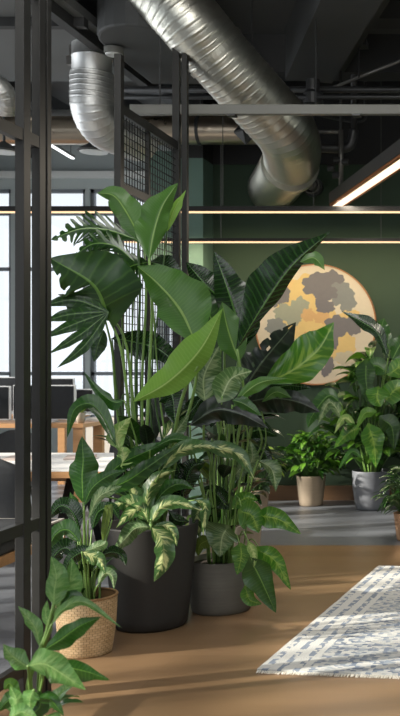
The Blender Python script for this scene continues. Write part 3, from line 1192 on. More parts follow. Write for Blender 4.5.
def chair(x, y, rz, lab, sh=.46, bh=.9, w_=.46, wood_legs=False):
    root = empty('office_chair', (x, y, 0), lab, 'chair')
    m = Matrix.Rotation(rz, 3, 'Z')

    def fin(bm):
        bmesh.ops.rotate(bm, verts=bm.verts, matrix=m, cent=(0, 0, 0))
        bmesh.ops.translate(bm, verts=bm.verts, vec=(x, y, 0))
        return bm
    bm = NB(-w_ / 2, w_ / 2, -.22, .22, sh - .06, sh)
    link('seat', fin(bm), M['fabric_dark'], root, bevel=.03)
    # curved backrest shell
    bm = bmesh.new()
    nx, nz = 10, 8
    g = []
    for layer in (0, 1):
        g.append([])
        for j in range(nz + 1):
            row = []
            for i in range(nx + 1):
                u = -1 + 2 * i / nx
                v = j / nz
                ww = w_ / 2 * (1 - .12 * v) * (math.sqrt(max(0.02, 1 - ((v - .65) / .35) ** 2)) ** .6 if v > .65 else 1)
                row.append(bm.verts.new((u * ww, .22 + .06 * v - .05 * u * u + layer * .03, sh + .02 + v * (bh - sh))))
            g[layer].append(row)
    for layer in (0, 1):
        for j in range(nz):
            for i in range(nx):
                q = [g[layer][j][i], g[layer][j][i + 1], g[layer][j + 1][i + 1], g[layer][j + 1][i]]
                bm.faces.new(q if layer == 0 else list(reversed(q)))
    for j in range(nz):
        bm.faces.new((g[0][j][0], g[0][j + 1][0], g[1][j + 1][0], g[1][j][0]))
        bm.faces.new((g[0][j + 1][nx], g[0][j][nx], g[1][j][nx], g[1][j + 1][nx]))
    for i in range(nx):
        bm.faces.new((g[0][nz][i], g[0][nz][i + 1], g[1][nz][i + 1], g[1][nz][i]))
        bm.faces.new((g[0][0][i + 1], g[0][0][i], g[1][0][i], g[1][0][i + 1]))
    link('backrest', fin(bm), M['fabric_dark'], root, smooth=True)
    for sx_ in (-1, 1):
        for sy in (-1, 1):
            bm = bmesh.new()
            cyl(bm, (sx_ * .14, sy * .14, sh - .04), (sx_ * .23, sy * .23, 0.0), .018, 10, .012)
            link('leg', fin(bm), M['black_plastic'], root, smooth=True)


chair(-3.02, 6.12, R(180), 'dark grey upholstered chair with its back to us at the left edge', bh=.86, w_=.5)
chair(-2.83, 7.95, R(0), 'black chair facing us across the white table, near the frame post', bh=.80, w_=.42)
chair(-4.05, 8.2, R(8), 'black chair behind the white table, left of the frame posts', bh=.84, w_=.44)
chair(-3.55, 9.3, R(-10), 'black chair with rounded back before the white cabinet, near mesh screen', bh=.86, w_=.42)
#chair(-2.86, 6.62, R(155), 'black chair tucked under the right end of the white table', bh=.66, w_=.38, sh=.42)

root = empty('low_bench', (-2.55, 5.2, 0), 'low oak bench with dark cushion at the lower left behind the frame', 'bench')
bx0, bx1, by0, by1 = -3.2, -2.5, 4.75, 5.75
link('bench_top', NB(bx0, bx1, by0, by1, .42, .47), M['oak'], root)
link('cushion', NB(bx0 + .01, bx1 - .01, by0 + .01, by1 - .01, .4705, .55), M['fabric_dark'], root, bevel=.015)
bm = NB(bx0 + .005, bx1 - .003, by0 + .005, by1 - .003, .54, .549)
link('piping', bm, M['cabinet'], root)
for x in (bx0 + .08, bx1 - .08):
    for y in (by0 + .08, by1 - .08):
        bm = bmesh.new()
        cyl(bm, (x, y, 0), (x, y, .42), .018, 10)
        link('leg', bm, M['black_plastic'], root)

# ------------------------------------------------------------------ wall art
c = P(315.5, 324.5, 10.3)
root = empty('wall_art', c, 'large round canvas with grey and ochre patches in a thin wood rim', 'artwork')
RA = .625


def disc(bm, c, r, y0, y1, seg=96):
    a = [bm.verts.new((c.x + r * math.cos(2 * PI * k / seg), y0, c.z + r * math.sin(2 * PI * k / seg))) for k in range(seg)]
    b = [bm.verts.new((v.co.x, y1, v.co.z)) for v in a]
    bm.faces.new(a)
    bm.faces.new(list(reversed(b)))
    for k in range(seg): bm.faces.new((a[k], b[k], b[(k + 1) % seg], a[(k + 1) % seg]))
    bmesh.ops.recalc_face_normals(bm, faces=bm.faces)


bm = bmesh.new()
disc(bm, c, RA - .012, 10.315, 10.35)
link('canvas', bm, M['canvas'], root)
bm = bmesh.new()
seg = 96
rr = []
for k in range(seg):
    a_ = 2 * PI * k / seg
    cs, sn = math.cos(a_), math.sin(a_)
    rr.append([bm.verts.new((c.x + r_ * cs, y_, c.z + r_ * sn)) for r_, y_ in ((RA, 10.35), (RA, 10.30), (RA - .013, 10.30), (RA - .013, 10.35))])
for k in range(seg):
    for j in range(4):
        bm.faces.new((rr[k][j], rr[k][(j + 1) % 4], rr[(k + 1) % seg][(j + 1) % 4], rr[(k + 1) % seg][j]))
bmesh.ops.recalc_face_normals(bm, faces=bm.faces)
link('rim', bm, M['oak_rim'], root)
mats = ['paint_grey', 'paint_slate', 'paint_sage', 'paint_gold', 'paint_tan', 'paint_stone']
patches = [  # px, py, rx, ry, colour
    (303, 302, 26, 26, 3), (322, 322, 18, 20, 3), (337, 342, 18, 20, 3), (296, 322, 20, 18, 3), (285, 296, 12, 16, 3), (350, 318, 12, 9, 3),
    (318, 285, 17, 12, 0), (331, 281, 13, 11, 0), (341, 294, 13, 12, 1), (347, 302, 9, 10, 1), (326, 293, 12, 8, 0),
    (281, 294, 9, 11, 0), (272, 300, 8, 8, 0), (286, 313, 13, 9, 2), (300, 308, 10, 11, 2), (276, 327, 11, 9, 1), (293, 320, 8, 6, 2),
    (325, 307, 10, 7, 0), (320, 302, 5, 5, 0), (308, 315, 7, 7, 4), (322, 318, 9, 6, 4),
    (337, 325, 12, 10, 0), (351, 326, 11, 10, 0), (342, 337, 8, 8, 0), (334, 340, 6, 9, 0), (347, 345, 9, 12, 3), (346, 358, 12, 7, 5),
    (330, 350, 4, 5, 0), (329, 364, 5, 9, 0), (325, 372, 4, 5, 0), (310, 340, 9, 9, 4), (300, 350, 10, 12, 5), (320, 355, 7, 9, 3),
]
bm = bmesh.new()
for i, (px, py, rx, ry, ci) in enumerate(patches):
    cc = P(px, py, 10.31)
    seg = 72
    y_ = 10.3148 - i * .00012
    vs_ = []
    for k in range(seg):
        a_ = 2 * PI * k / seg
        rr_ = 1 + .10 * math.sin(6 * a_ + i * 1.7) + .05 * math.sin(13 * a_ + i) + .13 * noise.noise(Vector((math.cos(a_) * 1.5 + i * 7, math.sin(a_) * 1.5, 0)))
        x_ = cc.x + rx * .0100 * rr_ * math.cos(a_)
        z_ = cc.z + ry * .0100 * rr_ * math.sin(a_)
        v_ = Vector((x_ - c.x, z_ - c.z))
        if v_.length > RA - .02: v_ *= (RA - .02) / v_.length
        vs_.append(bm.verts.new((c.x + v_.x, y_, c.z + v_.y)))
    f = bm.faces.new(vs_)
    f.material_index = ci
    f.normal_update()
    if f.normal.y > 0: f.normal_flip()
bmesh.ops.triangulate(bm, faces=bm.faces)
link('painted_patches', bm, [M[m] for m in mats], root)

# ------------------------------------------------------------------ rug
root = empty('area_rug', (-1.137, 4.68, 0), 'pale woven rug with blue flecks on the wood floor at right', 'rug')
ang = math.atan2(7.0 - 4.68, -.854 + 1.137) - PI / 2
W_, LN = 1.75, 2.35
bm = bmesh.new()
nx, ny = 60, 80
g = [[[bm.verts.new((W_ * i / nx, LN * j / ny, zz)) for i in range(nx + 1)] for j in range(ny + 1)] for zz in (.001, .014)]
for k in (0, 1):
    for j in range(ny):
        for i in range(nx):
            q = [g[k][j][i], g[k][j][i + 1], g[k][j + 1][i + 1], g[k][j + 1][i]]
            bm.faces.new(q if k else list(reversed(q)))
for j in range(ny):
    bm.faces.new((g[0][j + 1][0], g[1][j + 1][0], g[1][j][0], g[0][j][0]))
    bm.faces.new((g[0][j][nx], g[1][j][nx], g[1][j + 1][nx], g[0][j + 1][nx]))
for i in range(nx):
    bm.faces.new((g[0][0][i], g[1][0][i], g[1][0][i + 1], g[0][0][i + 1]))
    bm.faces.new((g[0][ny][i + 1], g[1][ny][i + 1], g[1][ny][i], g[0][ny][i]))
for v in bm.verts:
    if v.co.z > .005: v.co.z += .002 * noise.noise(v.co * 30) + .001
me = bpy.data.meshes.new('pile')
bm.to_mesh(me)
bm.free()
me.materials.append(M['rug'])
o = bpy.data.objects.new('pile', me)
C.objects.link(o)
o.parent = root
bm = bmesh.new()
for i in range(230):
    x = W_ * (i + .5) / 230
    bar(bm, (x, .005, .009), (x + random.uniform(-.005, .005), -.022 - random.uniform(0, .008), .003), .004, .003)
me = bpy.data.meshes.new('fringe')
bm.to_mesh(me)
bm.free()
me.materials.append(M['fringe'])
o = bpy.data.objects.new('fringe', me)
C.objects.link(o)
o.parent = root
root.rotation_euler.z = ang
tag(o, kind='stuff')  # fringe threads

# ------------------------------------------------------------------ plants
# --- black pot: tall monstera and paddle leaves over variegated ones
YB = 5.52
cb = Vector((XX(151, YB), YB, 0))
T1 = empty('potted_monstera', cb, 'tallest leafy plant group in the large black pot, split and paddle leaves', 'potted plant')
pot(T1, cb, .195, .252, .56, 'pot_black', rim=.014, soil=.05)
soil1 = cb + Vector((0, 0, .51))


def st1(pts, r=.008, mat='stem', par=T1, so=soil1, off=(0, 0), r2=None):
    stem(par, [so + Vector((off[0], off[1], 0))] + pts, r, mat, r2)


h = hero
h(T1, [(107, 314), (92, 284), (50, 258)], 38, 42, 'mon', 5.3, 'heart', dl=.25, dr=.2, lobes=6, lobe_side=-1, gap=.16, u0=.6, sweepf=.3, cup=.15, dt=-.12)
for tx, ty, mx_, my, w1 in ((42, 306, 74, 300, 8), (41, 322, 72, 314, 7), (43, 338, 74, 324, 7), (48, 354, 78, 336, 6), (57, 368, 84, 346, 6)):
    h(T1, [(109, 312), (mx_, my), (tx, ty)], w1, w1, 'mon', 5.27, 'paddle', dl=.3, dr=.3, nv=14, nu=3)
h(T1, [(107, 311), (112, 285), (110, 252)], 24, 24, 'mon', 5.42, 'ovate', dl=.3, dr=.4, dt=.1, sweepf=.2)
h(T1, [(138, 240), (108, 230), (80, 229), (50, 240)], 20, 14, 'mon', 5.6, 'ovate', lobes=10, gap=.4, u0=.22, sweepf=.5, dl=.2, dr=.9, dt=-.15)
h(T1, [(135, 262), (115, 246), (92, 244), (72, 258)], 16, 10, 'mon', 5.45, 'ovate', lobes=8, gap=.35, u0=.25, sweepf=.4, dl=.3, dr=.8)
h(T1, [(144, 246), (128, 215), (114, 196), (97, 193)], 13, 15, 'mid', 5.7, 'paddle', dl=.6, dr=.3)
h(T1, [(149, 260), (154, 232), (163, 205), (178, 183)], 23, 10, 'mid', 5.5, 'paddle', dl=.3, dr=.9, sweepf=.25)
h(T1, [(167, 232), (174, 210), (186, 190)], 4, 5, 'bright', 5.6, 'lance')
h(T1, [(196, 344), (180, 310), (158, 284), (137, 266)], 20, 30, 'mid', 5.35, 'paddle', dl=.5, dr=.35, cup=.2)
h(T1, [(133, 402), (168, 382), (200, 350), (223, 308)], 21, 12, 'bright', 5.2, 'lance', dl=.5, dr=.6, dt=-.05, sweepf=.05)
h(T1, [(112, 338), (135, 342), (160, 350), (184, 372)], 12, 14, 'dark', 5.65, 'ovate', dl=.5, dr=.3)
h(T1, [(104, 330), (98, 345), (94, 362)], 8, 8, 'mon', 5.6, 'ovate')
h(T1, [(148, 262), (128, 268), (106, 290)], 12, 12, 'mon', 5.62, 'ovate', lobes=6, gap=.3)
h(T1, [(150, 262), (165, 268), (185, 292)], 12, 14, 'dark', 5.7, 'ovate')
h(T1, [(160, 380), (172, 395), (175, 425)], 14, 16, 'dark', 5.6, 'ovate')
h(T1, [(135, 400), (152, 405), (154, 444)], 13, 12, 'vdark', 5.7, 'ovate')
h(T1, [(118, 250), (105, 236), (100, 262), (98, 275)], 8, 7, 'silver', 5.62, 'ovate')
# petioles of the tall leaves
st1([P(135, 470, 5.5), P(128, 400, 5.4), P(120, 345, 5.36), P(106, 312, 5.33)], .010, r2=.006)
st1([P(140, 470, 5.5), P(133, 400, 5.45), P(125, 340, 5.42), P(107, 312, 5.40)], .010, off=(.03, 0), r2=.006)
st1([P(126, 480, 5.6), P(116, 400, 5.55), P(112, 350, 5.5), P(104, 315, 5.42)], .008, off=(-.05, 0), r2=.005)
st1([P(147, 460, 5.5), P(149, 380, 5.5), P(152, 310, 5.52), P(149, 258, 5.5)], .011, off=(.02, .03), r2=.007)
st1([P(144, 460, 5.6), P(142, 380, 5.62), P(146, 300, 5.66), P(144, 246, 5.7)], .010, off=(.0, .05), r2=.006)
st1([P(138, 460, 5.65), P(136, 380, 5.6), P(140, 300, 5.6), P(138, 240, 5.6)], .009, off=(-.03, .05), mat='stem_dark')
st1([P(178, 450, 5.45), P(192, 400, 5.4), P(197, 370, 5.4), P(196, 342, 5.36)], .010, off=(.06, 0), r2=.007)
st1([P(172, 450, 5.35), P(179, 410, 5.25), P(188, 382, 5.22), P(198, 366, 5.2)], .011, off=(.05, -.05), r2=.008)
for k, (xb, xt, yt) in enumerate(((118, 112, 338), (131, 135, 262), (155, 160, 380), (127, 118, 250), (150, 167, 232), (160, 150, 262), (122, 135, 400))):
    st1([P(xb + 12, 480, 5.6), P(xb, 400, 5.62), P(xt, yt, 5.64)], .007, 'stem' if k % 2 else 'stem_dark', off=(-.06 + .02 * k, .06), r2=.004)
# variegated layer
V = [([(150, 526), (160, 508), (178, 503), (202, 511)], 8, 7, 'var', 5.2, 0),
     ([(151, 527), (136, 528), (124, 540), (112, 554)], 8, 8, 'silver', 5.15, 0),
     ([(151, 527), (162, 540), (163, 560), (154, 582)], 12, 11, 'var', 5.13, 0),
     ([(152, 526), (166, 526), (174, 534), (177, 547)], 5, 6, 'var', 5.18, 0),
     ([(148, 522), (136, 506), (122, 503), (108, 510)], 9, 8, 'var', 5.25, 0),
     ([(148, 522), (142, 508), (128, 515), (116, 528)], 7, 6, 'var', 5.22, 0),
     ([(146, 520), (136, 498), (128, 478)], 7, 7, 'var', 5.3, 0),
     ([(150, 520), (147, 498), (157, 478), (176, 470)], 8, 8, 'var', 5.3, 0),
     ([(150, 520), (160, 496), (178, 484), (196, 490)], 7, 7, 'lily', 5.35, 0),
     ([(92, 494), (125, 482), (155, 462), (182, 444)], 8, 8, 'mon', 5.15, 0),
     ([(100, 488), (118, 466), (150, 450), (176, 440)], 9, 8, 'lily', 5.3, 0),
     ([(150, 450), (170, 440), (185, 440), (196, 442)], 5, 4, 'lily', 5.28, 0),
     ([(162, 470), (178, 452), (200, 446), (224, 450)], 8, 8, 'var', 5.2, 0),
     ([(170, 444), (178, 430), (189, 414)], 6, 6, 'silver', 5.3, 0),
     ([(120, 450), (117, 434), (131, 417)], 9, 8, 'pale', 5.35, 0),
     ([(121, 466), (124, 456), (120, 446)], 8, 9, 'pale', 5.3, 0),
     ([(132, 500), (120, 488), (104, 484)], 7, 7, 'lily', 5.4, 0),
     ([(168, 510), (176, 520), (190, 522)], 6, 6, 'dark', 5.4, 0),
     ([(124, 400), (114, 402), (100, 392), (84, 372)], 8, 5, 'lily', 5.35, 0),
     ([(116, 446), (104, 418), (90, 404), (74, 410), (67, 438)], 8, 8, 'lily', 5.3, 0),
     ([(195, 500), (205, 506), (203, 536)], 5, 6, 'var', 5.3, 0),
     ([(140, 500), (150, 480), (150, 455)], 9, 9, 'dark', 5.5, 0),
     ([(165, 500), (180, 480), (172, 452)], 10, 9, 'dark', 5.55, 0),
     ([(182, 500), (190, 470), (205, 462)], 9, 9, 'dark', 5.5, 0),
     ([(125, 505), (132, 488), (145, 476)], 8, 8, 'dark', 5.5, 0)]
for pts, wl, wr, mt, y, _ in V:
    h(T1, pts, wl, wr, mt, y, 'ovate' if wl > 7 else 'lance', dl=random.uniform(.2, .6), dr=random.uniform(.2, .6), nv=16, nu=4)
    b = P(pts[0][0], pts[0][1], y)
    dd = Vector(((b.x - soil1.x) * .35, (b.y - soil1.y) * .35, 0))
    if b.z > .62: st1([(soil1 + b) / 2 + Vector(((b.x - soil1.x) * -.1, 0, .05)), b], .006, 'stem', off=(dd.x, dd.y), r2=.004)
    else: st1([Vector(((soil1.x + b.x) / 2, (soil1.y + b.y) / 2, max(b.z, soil1.z) + .05)), b], .005, 'stem', off=(dd.x, dd.y), r2=.004)
random.seed(21)
for k in range(26):
    a_ = random.random() * 2 * PI
    d_ = Vector((math.cos(a_), math.sin(a_) * .7, random.uniform(.6, 2.0))).normalized()
    b = soil1 + Vector((math.cos(a_) * .08, math.sin(a_) * .08, random.uniform(.12, .5)))
    bm = bmesh.new()
    leaf3(bm, b, d_, random.uniform(.18, .28), random.uniform(.035, .055), 'ovate', droop=.7, nv=12, nu=3, roll=random.uniform(-.5, .5))
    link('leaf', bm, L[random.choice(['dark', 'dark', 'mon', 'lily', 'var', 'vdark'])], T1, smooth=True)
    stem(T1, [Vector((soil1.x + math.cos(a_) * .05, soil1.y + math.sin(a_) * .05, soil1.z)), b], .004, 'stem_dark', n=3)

# --- grey pot: pothos with tall paddles
YG = 5.85
cg = Vector((XX(221.5, YG), YG, 0))
T2 = empty('potted_pothos', cg, 'plant with trailing heart leaves in the round grey clay pot beside the black pot', 'potted plant')
pot(T2, cg, .168, .190, .30, 'pot_grey', rim=.012, soil=.03, bulge=.012)
soil2 = cg + Vector((0, 0, .27))


def st2(pts, r=.008, mat='stem', off=(0, 0), r2=None): st1(pts, r, mat, T2, soil2, off, r2)


h(T2, [(240, 352), (236, 318), (226, 285), (214, 251)], 20, 24, 'dark', 5.75, 'paddle', dl=.4, dr=.4, ripple=.1)
h(T2, [(236, 350), (262, 308), (292, 266), (331, 231)], 26, 7, 'dark', 5.6, 'lance', dl=.45, dr=.8, dt=-.1, ripple=.08)
h(T2, [(300, 262), (314, 258), (325, 270)], 7, 6, 'mid', 5.52, 'lance')
h(T2, [(205, 402), (204, 376), (219, 346)], 13, 17, 'silver', 5.6, 'ovate', dl=.4, dr=.4)
h(T2, [(239, 362), (228, 330), (222, 302)], 14, 16, 'mid', 5.68, 'ovate')
h(T2, [(224, 302), (206, 285), (186, 262)], 16, 18, 'dark', 5.85, 'paddle', ripple=.1)
h(T2, [(222, 340), (208, 312), (196, 285)], 16, 18, 'mon', 5.8, 'paddle')
h(T2, [(222, 396), (232, 378), (252, 371)], 14, 12, 'silver', 5.5, 'heart', dl=.3, dr=.3)
h(T2, [(232, 408), (246, 392), (262, 382), (288, 378)], 6, 7, 'mid', 5.5, 'lance')
h(T2, [(190, 425), (215, 410), (240, 414), (268, 428)], 13, 14, 'vdark', 5.5, 'ovate')
h(T2, [(190, 446), (218, 448), (240, 456), (255, 480)], 8, 8, 'var', 5.4, 'lance')
h(T2, [(258, 460), (272, 470), (276, 492)], 8, 6, 'silver', 5.7, 'lance')
h(T2, [(204, 394), (190, 412), (178, 420)], 9, 9, 'dark', 5.7)
h(T2, [(232, 400), (244, 404), (262, 416)], 7, 6, 'lily', 5.45)
h(T2, [(240, 470), (252, 460), (250, 440)], 7, 7, 'silver', 5.75)
st2([P(228, 450, 5.8), P(232, 400, 5.78), P(240, 350, 5.75)], .009)
st2([P(236, 450, 5.75), P(244, 400, 5.65), P(237, 349, 5.6)], .010, off=(.03, 0))
st2([P(212, 470, 5.75), P(204, 440, 5.65), P(205, 402, 5.6)], .009, off=(-.03, 0))
st2([P(220, 470, 5.8), P(228, 420, 5.75), P(239, 362, 5.7)], .008, off=(0, .03))
st2([P(222, 470, 5.85), P(216, 400, 5.85), P(222, 340, 5.82)], .008, off=(-.01, .05))
st2([P(218, 480, 5.9), P(224, 380, 5.9), P(224, 302, 5.86)], .008, off=(.01, .06))
st2([P(214, 480, 5.65), P(220, 430, 5.55), P(222, 396, 5.5)], .007, off=(.0, -.04))
st2([P(240, 480, 5.7), P(248, 440, 5.6), P(240, 400, 5.5)], .007, off=(.05, -.04))
st2([P(205, 500, 5.6), P(196, 460, 5.5), P(190, 446, 5.42)], .006, off=(-.06, -.04))
st2([P(236, 520, 5.75), P(246, 490, 5.72), P(258, 460, 5.7)], .006, off=(.06, -.04))
st2([P(204, 500, 5.65), P(192, 460, 5.55), P(190, 425, 5.5)], .007, off=(-.07, -.02))
st2([P(229, 500, 5.7), P(234, 450, 5.6), P(232, 405, 5.5)], .007, off=(.03, -.03))
st2([P(214, 520, 5.7), P(210, 480, 5.7), P(213, 440, 5.7)], .007, off=(-.03, -.03))
HV = [([(226, 530), (222, 538), (220, 557)], 14, 17, 'silver', 5.62),
      ([(243, 512), (252, 516), (259, 533)], 12, 14, 'pothos', 5.6),
      ([(262, 516), (280, 520), (301, 534)], 9, 9, 'pothos', 5.65),
      ([(241, 548), (241, 558), (237, 575)], 9, 9, 'pothos', 5.58),
      ([(254, 566), (262, 582), (276, 613)], 12, 14, 'lily', 5.55),
      ([(262, 552), (276, 562), (291, 590)], 8, 9, 'pothos', 5.6),
      ([(250, 545), (254, 555), (254, 568)], 4, 4, 'pale', 5.55),
      ([(200, 528), (192, 520), (186, 534)], 7, 6, 'pale', 5.7),
      ([(205, 505), (197, 515), (200, 540)], 6, 6, 'var', 5.62),
      ([(208, 540), (200, 545), (198, 556)], 6, 6, 'olive', 5.66),
      ([(236, 505), (246, 498), (258, 500)], 7, 6, 'pothos', 5.7),
      ([(225, 505), (214, 492), (200, 490)], 8, 8, 'dark', 5.7),
      ([(234, 476), (244, 466), (256, 468)], 8, 7, 'silver', 5.8),
      ([(246, 590), (250, 600), (262, 604)], 6, 6, 'pothos', 5.6)]
for pts, wl, wr, mt, y in HV:
    h(T2, pts, wl * 1.1, wr * 1.1, mt, y, 'heart', dl=.25, dr=.25, nv=16, nu=5, cup=.25)
    b = P(pts[0][0], pts[0][1], y)
    so = Vector((soil2.x + (b.x - soil2.x) * .5, soil2.y + (b.y - soil2.y) * .5, 0))
    st2([Vector((b.x * .45 + so.x * .55, b.y * .5 + so.y * .5, max(b.z, soil2.z) + .06)), b], .004, 'stem', off=(so.x - soil2.x, so.y - soil2.y), r2=.003)
for k in range(26):
    a_ = random.random() * 2 * PI
    d_ = Vector((math.cos(a_), math.sin(a_) * .7, random.uniform(.2, 1.6))).normalized()
    hh = random.uniform(.1, .75)
    b = soil2 + Vector((math.cos(a_) * .07, math.sin(a_) * .07, hh))
    bm = bmesh.new()
    leaf3(bm, b, d_, random.uniform(.14, .24), random.uniform(.03, .05), 'ovate', droop=.8, nv=12, nu=3, roll=random.uniform(-.5, .5))
    link('leaf', bm, L[random.choice(['dark', 'dark', 'vdark', 'lily', 'mon', 'olive'])], T2, smooth=True)
    stem(T2, [Vector((soil2.x + math.cos(a_) * .04, soil2.y + math.sin(a_) * .04, soil2.z)), b], .0045, 'stem' if k % 3 else 'stem_dark', n=3)

# --- sand pot behind: split leaves to the right
YS = 6.75
cs_ = Vector((XX(237, YS), YS, 0))
T3 = empty('potted_split_leaf', cs_, 'split leaf plant in the sand coloured pot behind the grey clay pot', 'potted plant')
pot(T3, cs_, .135, .165, .36, 'pot_sand', rim=.012, soil=.03)
soil3 = cs_ + Vector((0, 0, .33))


def st3(pts, r=.008, mat='stem', off=(0, 0), r2=None): st1(pts, r, mat, T3, soil3, off, r2)


h(T3, [(246, 386), (262, 362), (296, 322)], 22, 26, 'vdark', 6.35, 'paddle', lobes=7, lobe_side=-1, gap=.12, u0=.6, holes=True, dl=.3, dr=.3, sweepf=.2)
h(T3, [(262, 384), (290, 372), (318, 350), (334, 322)], 26, 15, 'pothos', 6.1, 'ovate', dl=.3, dr=.3, sweepf=.3)
h(T3, [(246, 402), (272, 398), (298, 402), (320, 412)], 13, 17, 'vdark', 6.1, 'paddle', ripple=.1)
h(T3, [(246, 408), (226, 402), (200, 408), (182, 424)], 14, 12, 'vdark', 6.2, 'paddle')
h(T3, [(258, 398), (282, 386), (312, 388)], 6, 7, 'dark', 6.2, 'lance')
h(T3, [(262, 402), (276, 392), (292, 398)], 5, 6, 'mid', 6.0, 'lance')
h(T3, [(240, 440), (258, 430), (278, 436)], 9, 9, 'dark', 6.5)
h(T3, [(246, 440), (262, 450), (272, 470)], 8, 8, 'dark', 6.4)
st3([P(244, 470, 6.6), P(250, 430, 6.4), P(246, 386, 6.35)], .009)
st3([P(246, 460, 6.5), P(256, 410, 6.2), P(263, 384, 6.1)], .009, off=(.02, -.02), r2=.006)
st3([P(250, 470, 6.5), P(262, 440, 6.3), P(247, 402, 6.1)], .008, off=(.04, -.02))
st3([P(240, 470, 6.5), P(244, 430, 6.3), P(246, 408, 6.2)], .008, off=(0, -.04))
st3([P(252, 480, 6.5), P(266, 440, 6.3), P(258, 398, 6.2)], .006, off=(.05, 0))
for k in range(44):
    a_ = random.random() * 2 * PI
    d_ = Vector((math.cos(a_), math.sin(a_) * .7, random.uniform(.2, 1.4))).normalized()
    b = soil3 + Vector((math.cos(a_) * .1, math.sin(a_) * .08, random.uniform(.1, .85)))
    bm = bmesh.new()
    leaf3(bm, b, d_, random.uniform(.18, .30), random.uniform(.045, .07), 'ovate', droop=.8, nv=12, nu=3)
    link('leaf', bm, L[random.choice(['dark', 'vdark', 'dark', 'mon'])], T3, smooth=True)
    stem(T3, [Vector((soil3.x + math.cos(a_) * .04, soil3.y + math.sin(a_) * .04, soil3.z)), b], .0045, 'stem', n=3)

# --- white pot far behind the stems with olive foliage
YW = 7.6
cw = Vector((XX(236, YW), YW, 0))
T4 = empty('potted_olive_plant', cw, 'yellow green plant in a tall white pot glimpsed behind the stems', 'potted plant')
pot(T4, cw, .09, .115, .56, 'pot_white', rim=.01, soil=.03)
s4 = cw + Vector((0, 0, .53))
bm = bmesh.new()
for k in range(40):
    a_ = random.uniform(-1.2, 2.6)
    b = s4 + Vector((math.cos(a_) * .08, math.sin(a_) * .05, random.uniform(0, .2)))
    leaf3(bm, b, (math.cos(a_), math.sin(a_) * .6, random.uniform(.2, 1.5)), random.uniform(.12, .2), .022, 'lance', droop=.8, nv=7)
link('foliage', bm, L['olive'], T4, smooth=True)

# --- basket with peace lily
YK = 5.0
ck = Vector((XX(86.5, YK), YK, 0))
T5 = empty('potted_peace_lily', ck, 'peace lily like plant in the woven rattan basket left of the black pot', 'potted plant')
bm = bmesh.new()
uvl = bm.loops.layers.uv.verify()
hb = .285
seg, nz = 80, 24
g = []
for j in range(nz + 1):
    t_ = j / nz
    r_ = .118 + .026 * t_ + .006 * math.sin(PI * t_)
    g.append([bm.verts.new((ck.x + (r_ + .002 * math.cos(j * PI) * math.cos(k * PI)) * math.cos(2 * PI * k / seg), ck.y + (r_ + .002 * math.cos(j * PI) * math.cos(k * PI)) * math.sin(2 * PI * k / seg), hb * t_)) for k in range(seg)])
for j in range(nz):
    for k in range(seg):
        k2 = (k + 1) % seg
        f = bm.faces.new((g[j][k], g[j][k2], g[j + 1][k2], g[j + 1][k]))
        for lp, (a, b) in zip(f.loops, ((k, j), (k + 1, j), (k + 1, j + 1), (k, j + 1))): lp[uvl].uv = (a * .4, b)
bm.faces.new(list(reversed(g[0])))
# rolled rim and inner wall
sweep(bm, [Vector((ck.x + .143 * math.cos(2 * PI * k / 48), ck.y + .143 * math.sin(2 * PI * k / 48), hb)) for k in range(49)], .007, 8, False)
gi = [[bm.verts.new((ck.x + r_ * math.cos(2 * PI * k / seg), ck.y + r_ * math.sin(2 * PI * k / seg), z_)) for k in range(seg)] for r_, z_ in ((.140, hb), (.133, hb - .05))]
for k in range(seg): bm.faces.new((gi[0][k], gi[1][k], gi[1][(k + 1) % seg], gi[0][(k + 1) % seg]))
link('basket', bm, M['rattan'], T5, smooth=True)
bm = bmesh.new()
lathe(bm, (ck.x, ck.y, hb - .04), [(.132, -.008), (.132, 0), (0, .008)])
link('soil', bm, M['soil'], T5)
s5 = ck + Vector((0, 0, hb - .04))
BL = [([(83, 503), (82, 478), (83, 460), (82, 436)], 13, 14, 'lily', 5.0, 'ovate'),
      ([(84, 506), (92, 488), (108, 476), (126, 470)], 7, 8, 'lily', 4.95, 'lance'),
      ([(88, 520), (98, 498), (112, 490), (122, 486)], 6, 5, 'silver', 4.95, 'lance'),
      ([(80, 530), (72, 512), (60, 506), (47, 520)], 9, 9, 'dark', 4.95, 'ovate'),
      ([(80, 542), (68, 530), (56, 534), (46, 552)], 9, 9, 'lily', 4.85, 'ovate'),
      ([(82, 552), (92, 556), (100, 560), (106, 575)], 6, 8, 'var', 4.8, 'ovate'),
      ([(84, 552), (94, 548), (104, 544), (106, 540)], 5, 5, 'silver', 4.85, 'ovate'),
      ([(98, 585), (104, 574), (112, 576), (114, 590)], 5, 4, 'silver', 4.85, 'ovate'),
      ([(100, 556), (112, 552), (122, 556), (126, 566)], 6, 6, 'dark', 4.95, 'ovate'),
      ([(78, 560), (66, 548), (54, 556), (50, 572)], 8, 8, 'dark', 4.9, 'ovate'),
      ([(88, 560), (84, 552), (70, 560), (62, 580)], 7, 7, 'dark', 4.85, 'ovate'),
      ([(112, 520), (109, 508), (104, 530), (103, 544)], 4, 4, 'olive', 5.0, 'lance'),
      ([(92, 530), (98, 512), (112, 508), (120, 520)], 7, 6, 'dark', 5.1, 'ovate'),
      ([(76, 520), (74, 505), (70, 492)], 5, 5, 'lily', 5.1, 'lance')]
for pts, wl, wr, mt, y, sh in BL:
    h(T5, pts, wl, wr, mt, y, sh, dl=random.uniform(.2, .5), dr=random.uniform(.2, .5), nv=16, nu=4)
    b = P(pts[0][0], pts[0][1], y)
    st1([Vector((s5.x * .4 + b.x * .6, s5.y * .5 + b.y * .5, s5.z * .45 + b.z * .55)), b], .0055, 'stem', T5, s5, ((b.x - s5.x) * .5, (b.y - s5.y) * .3), r2=.004)
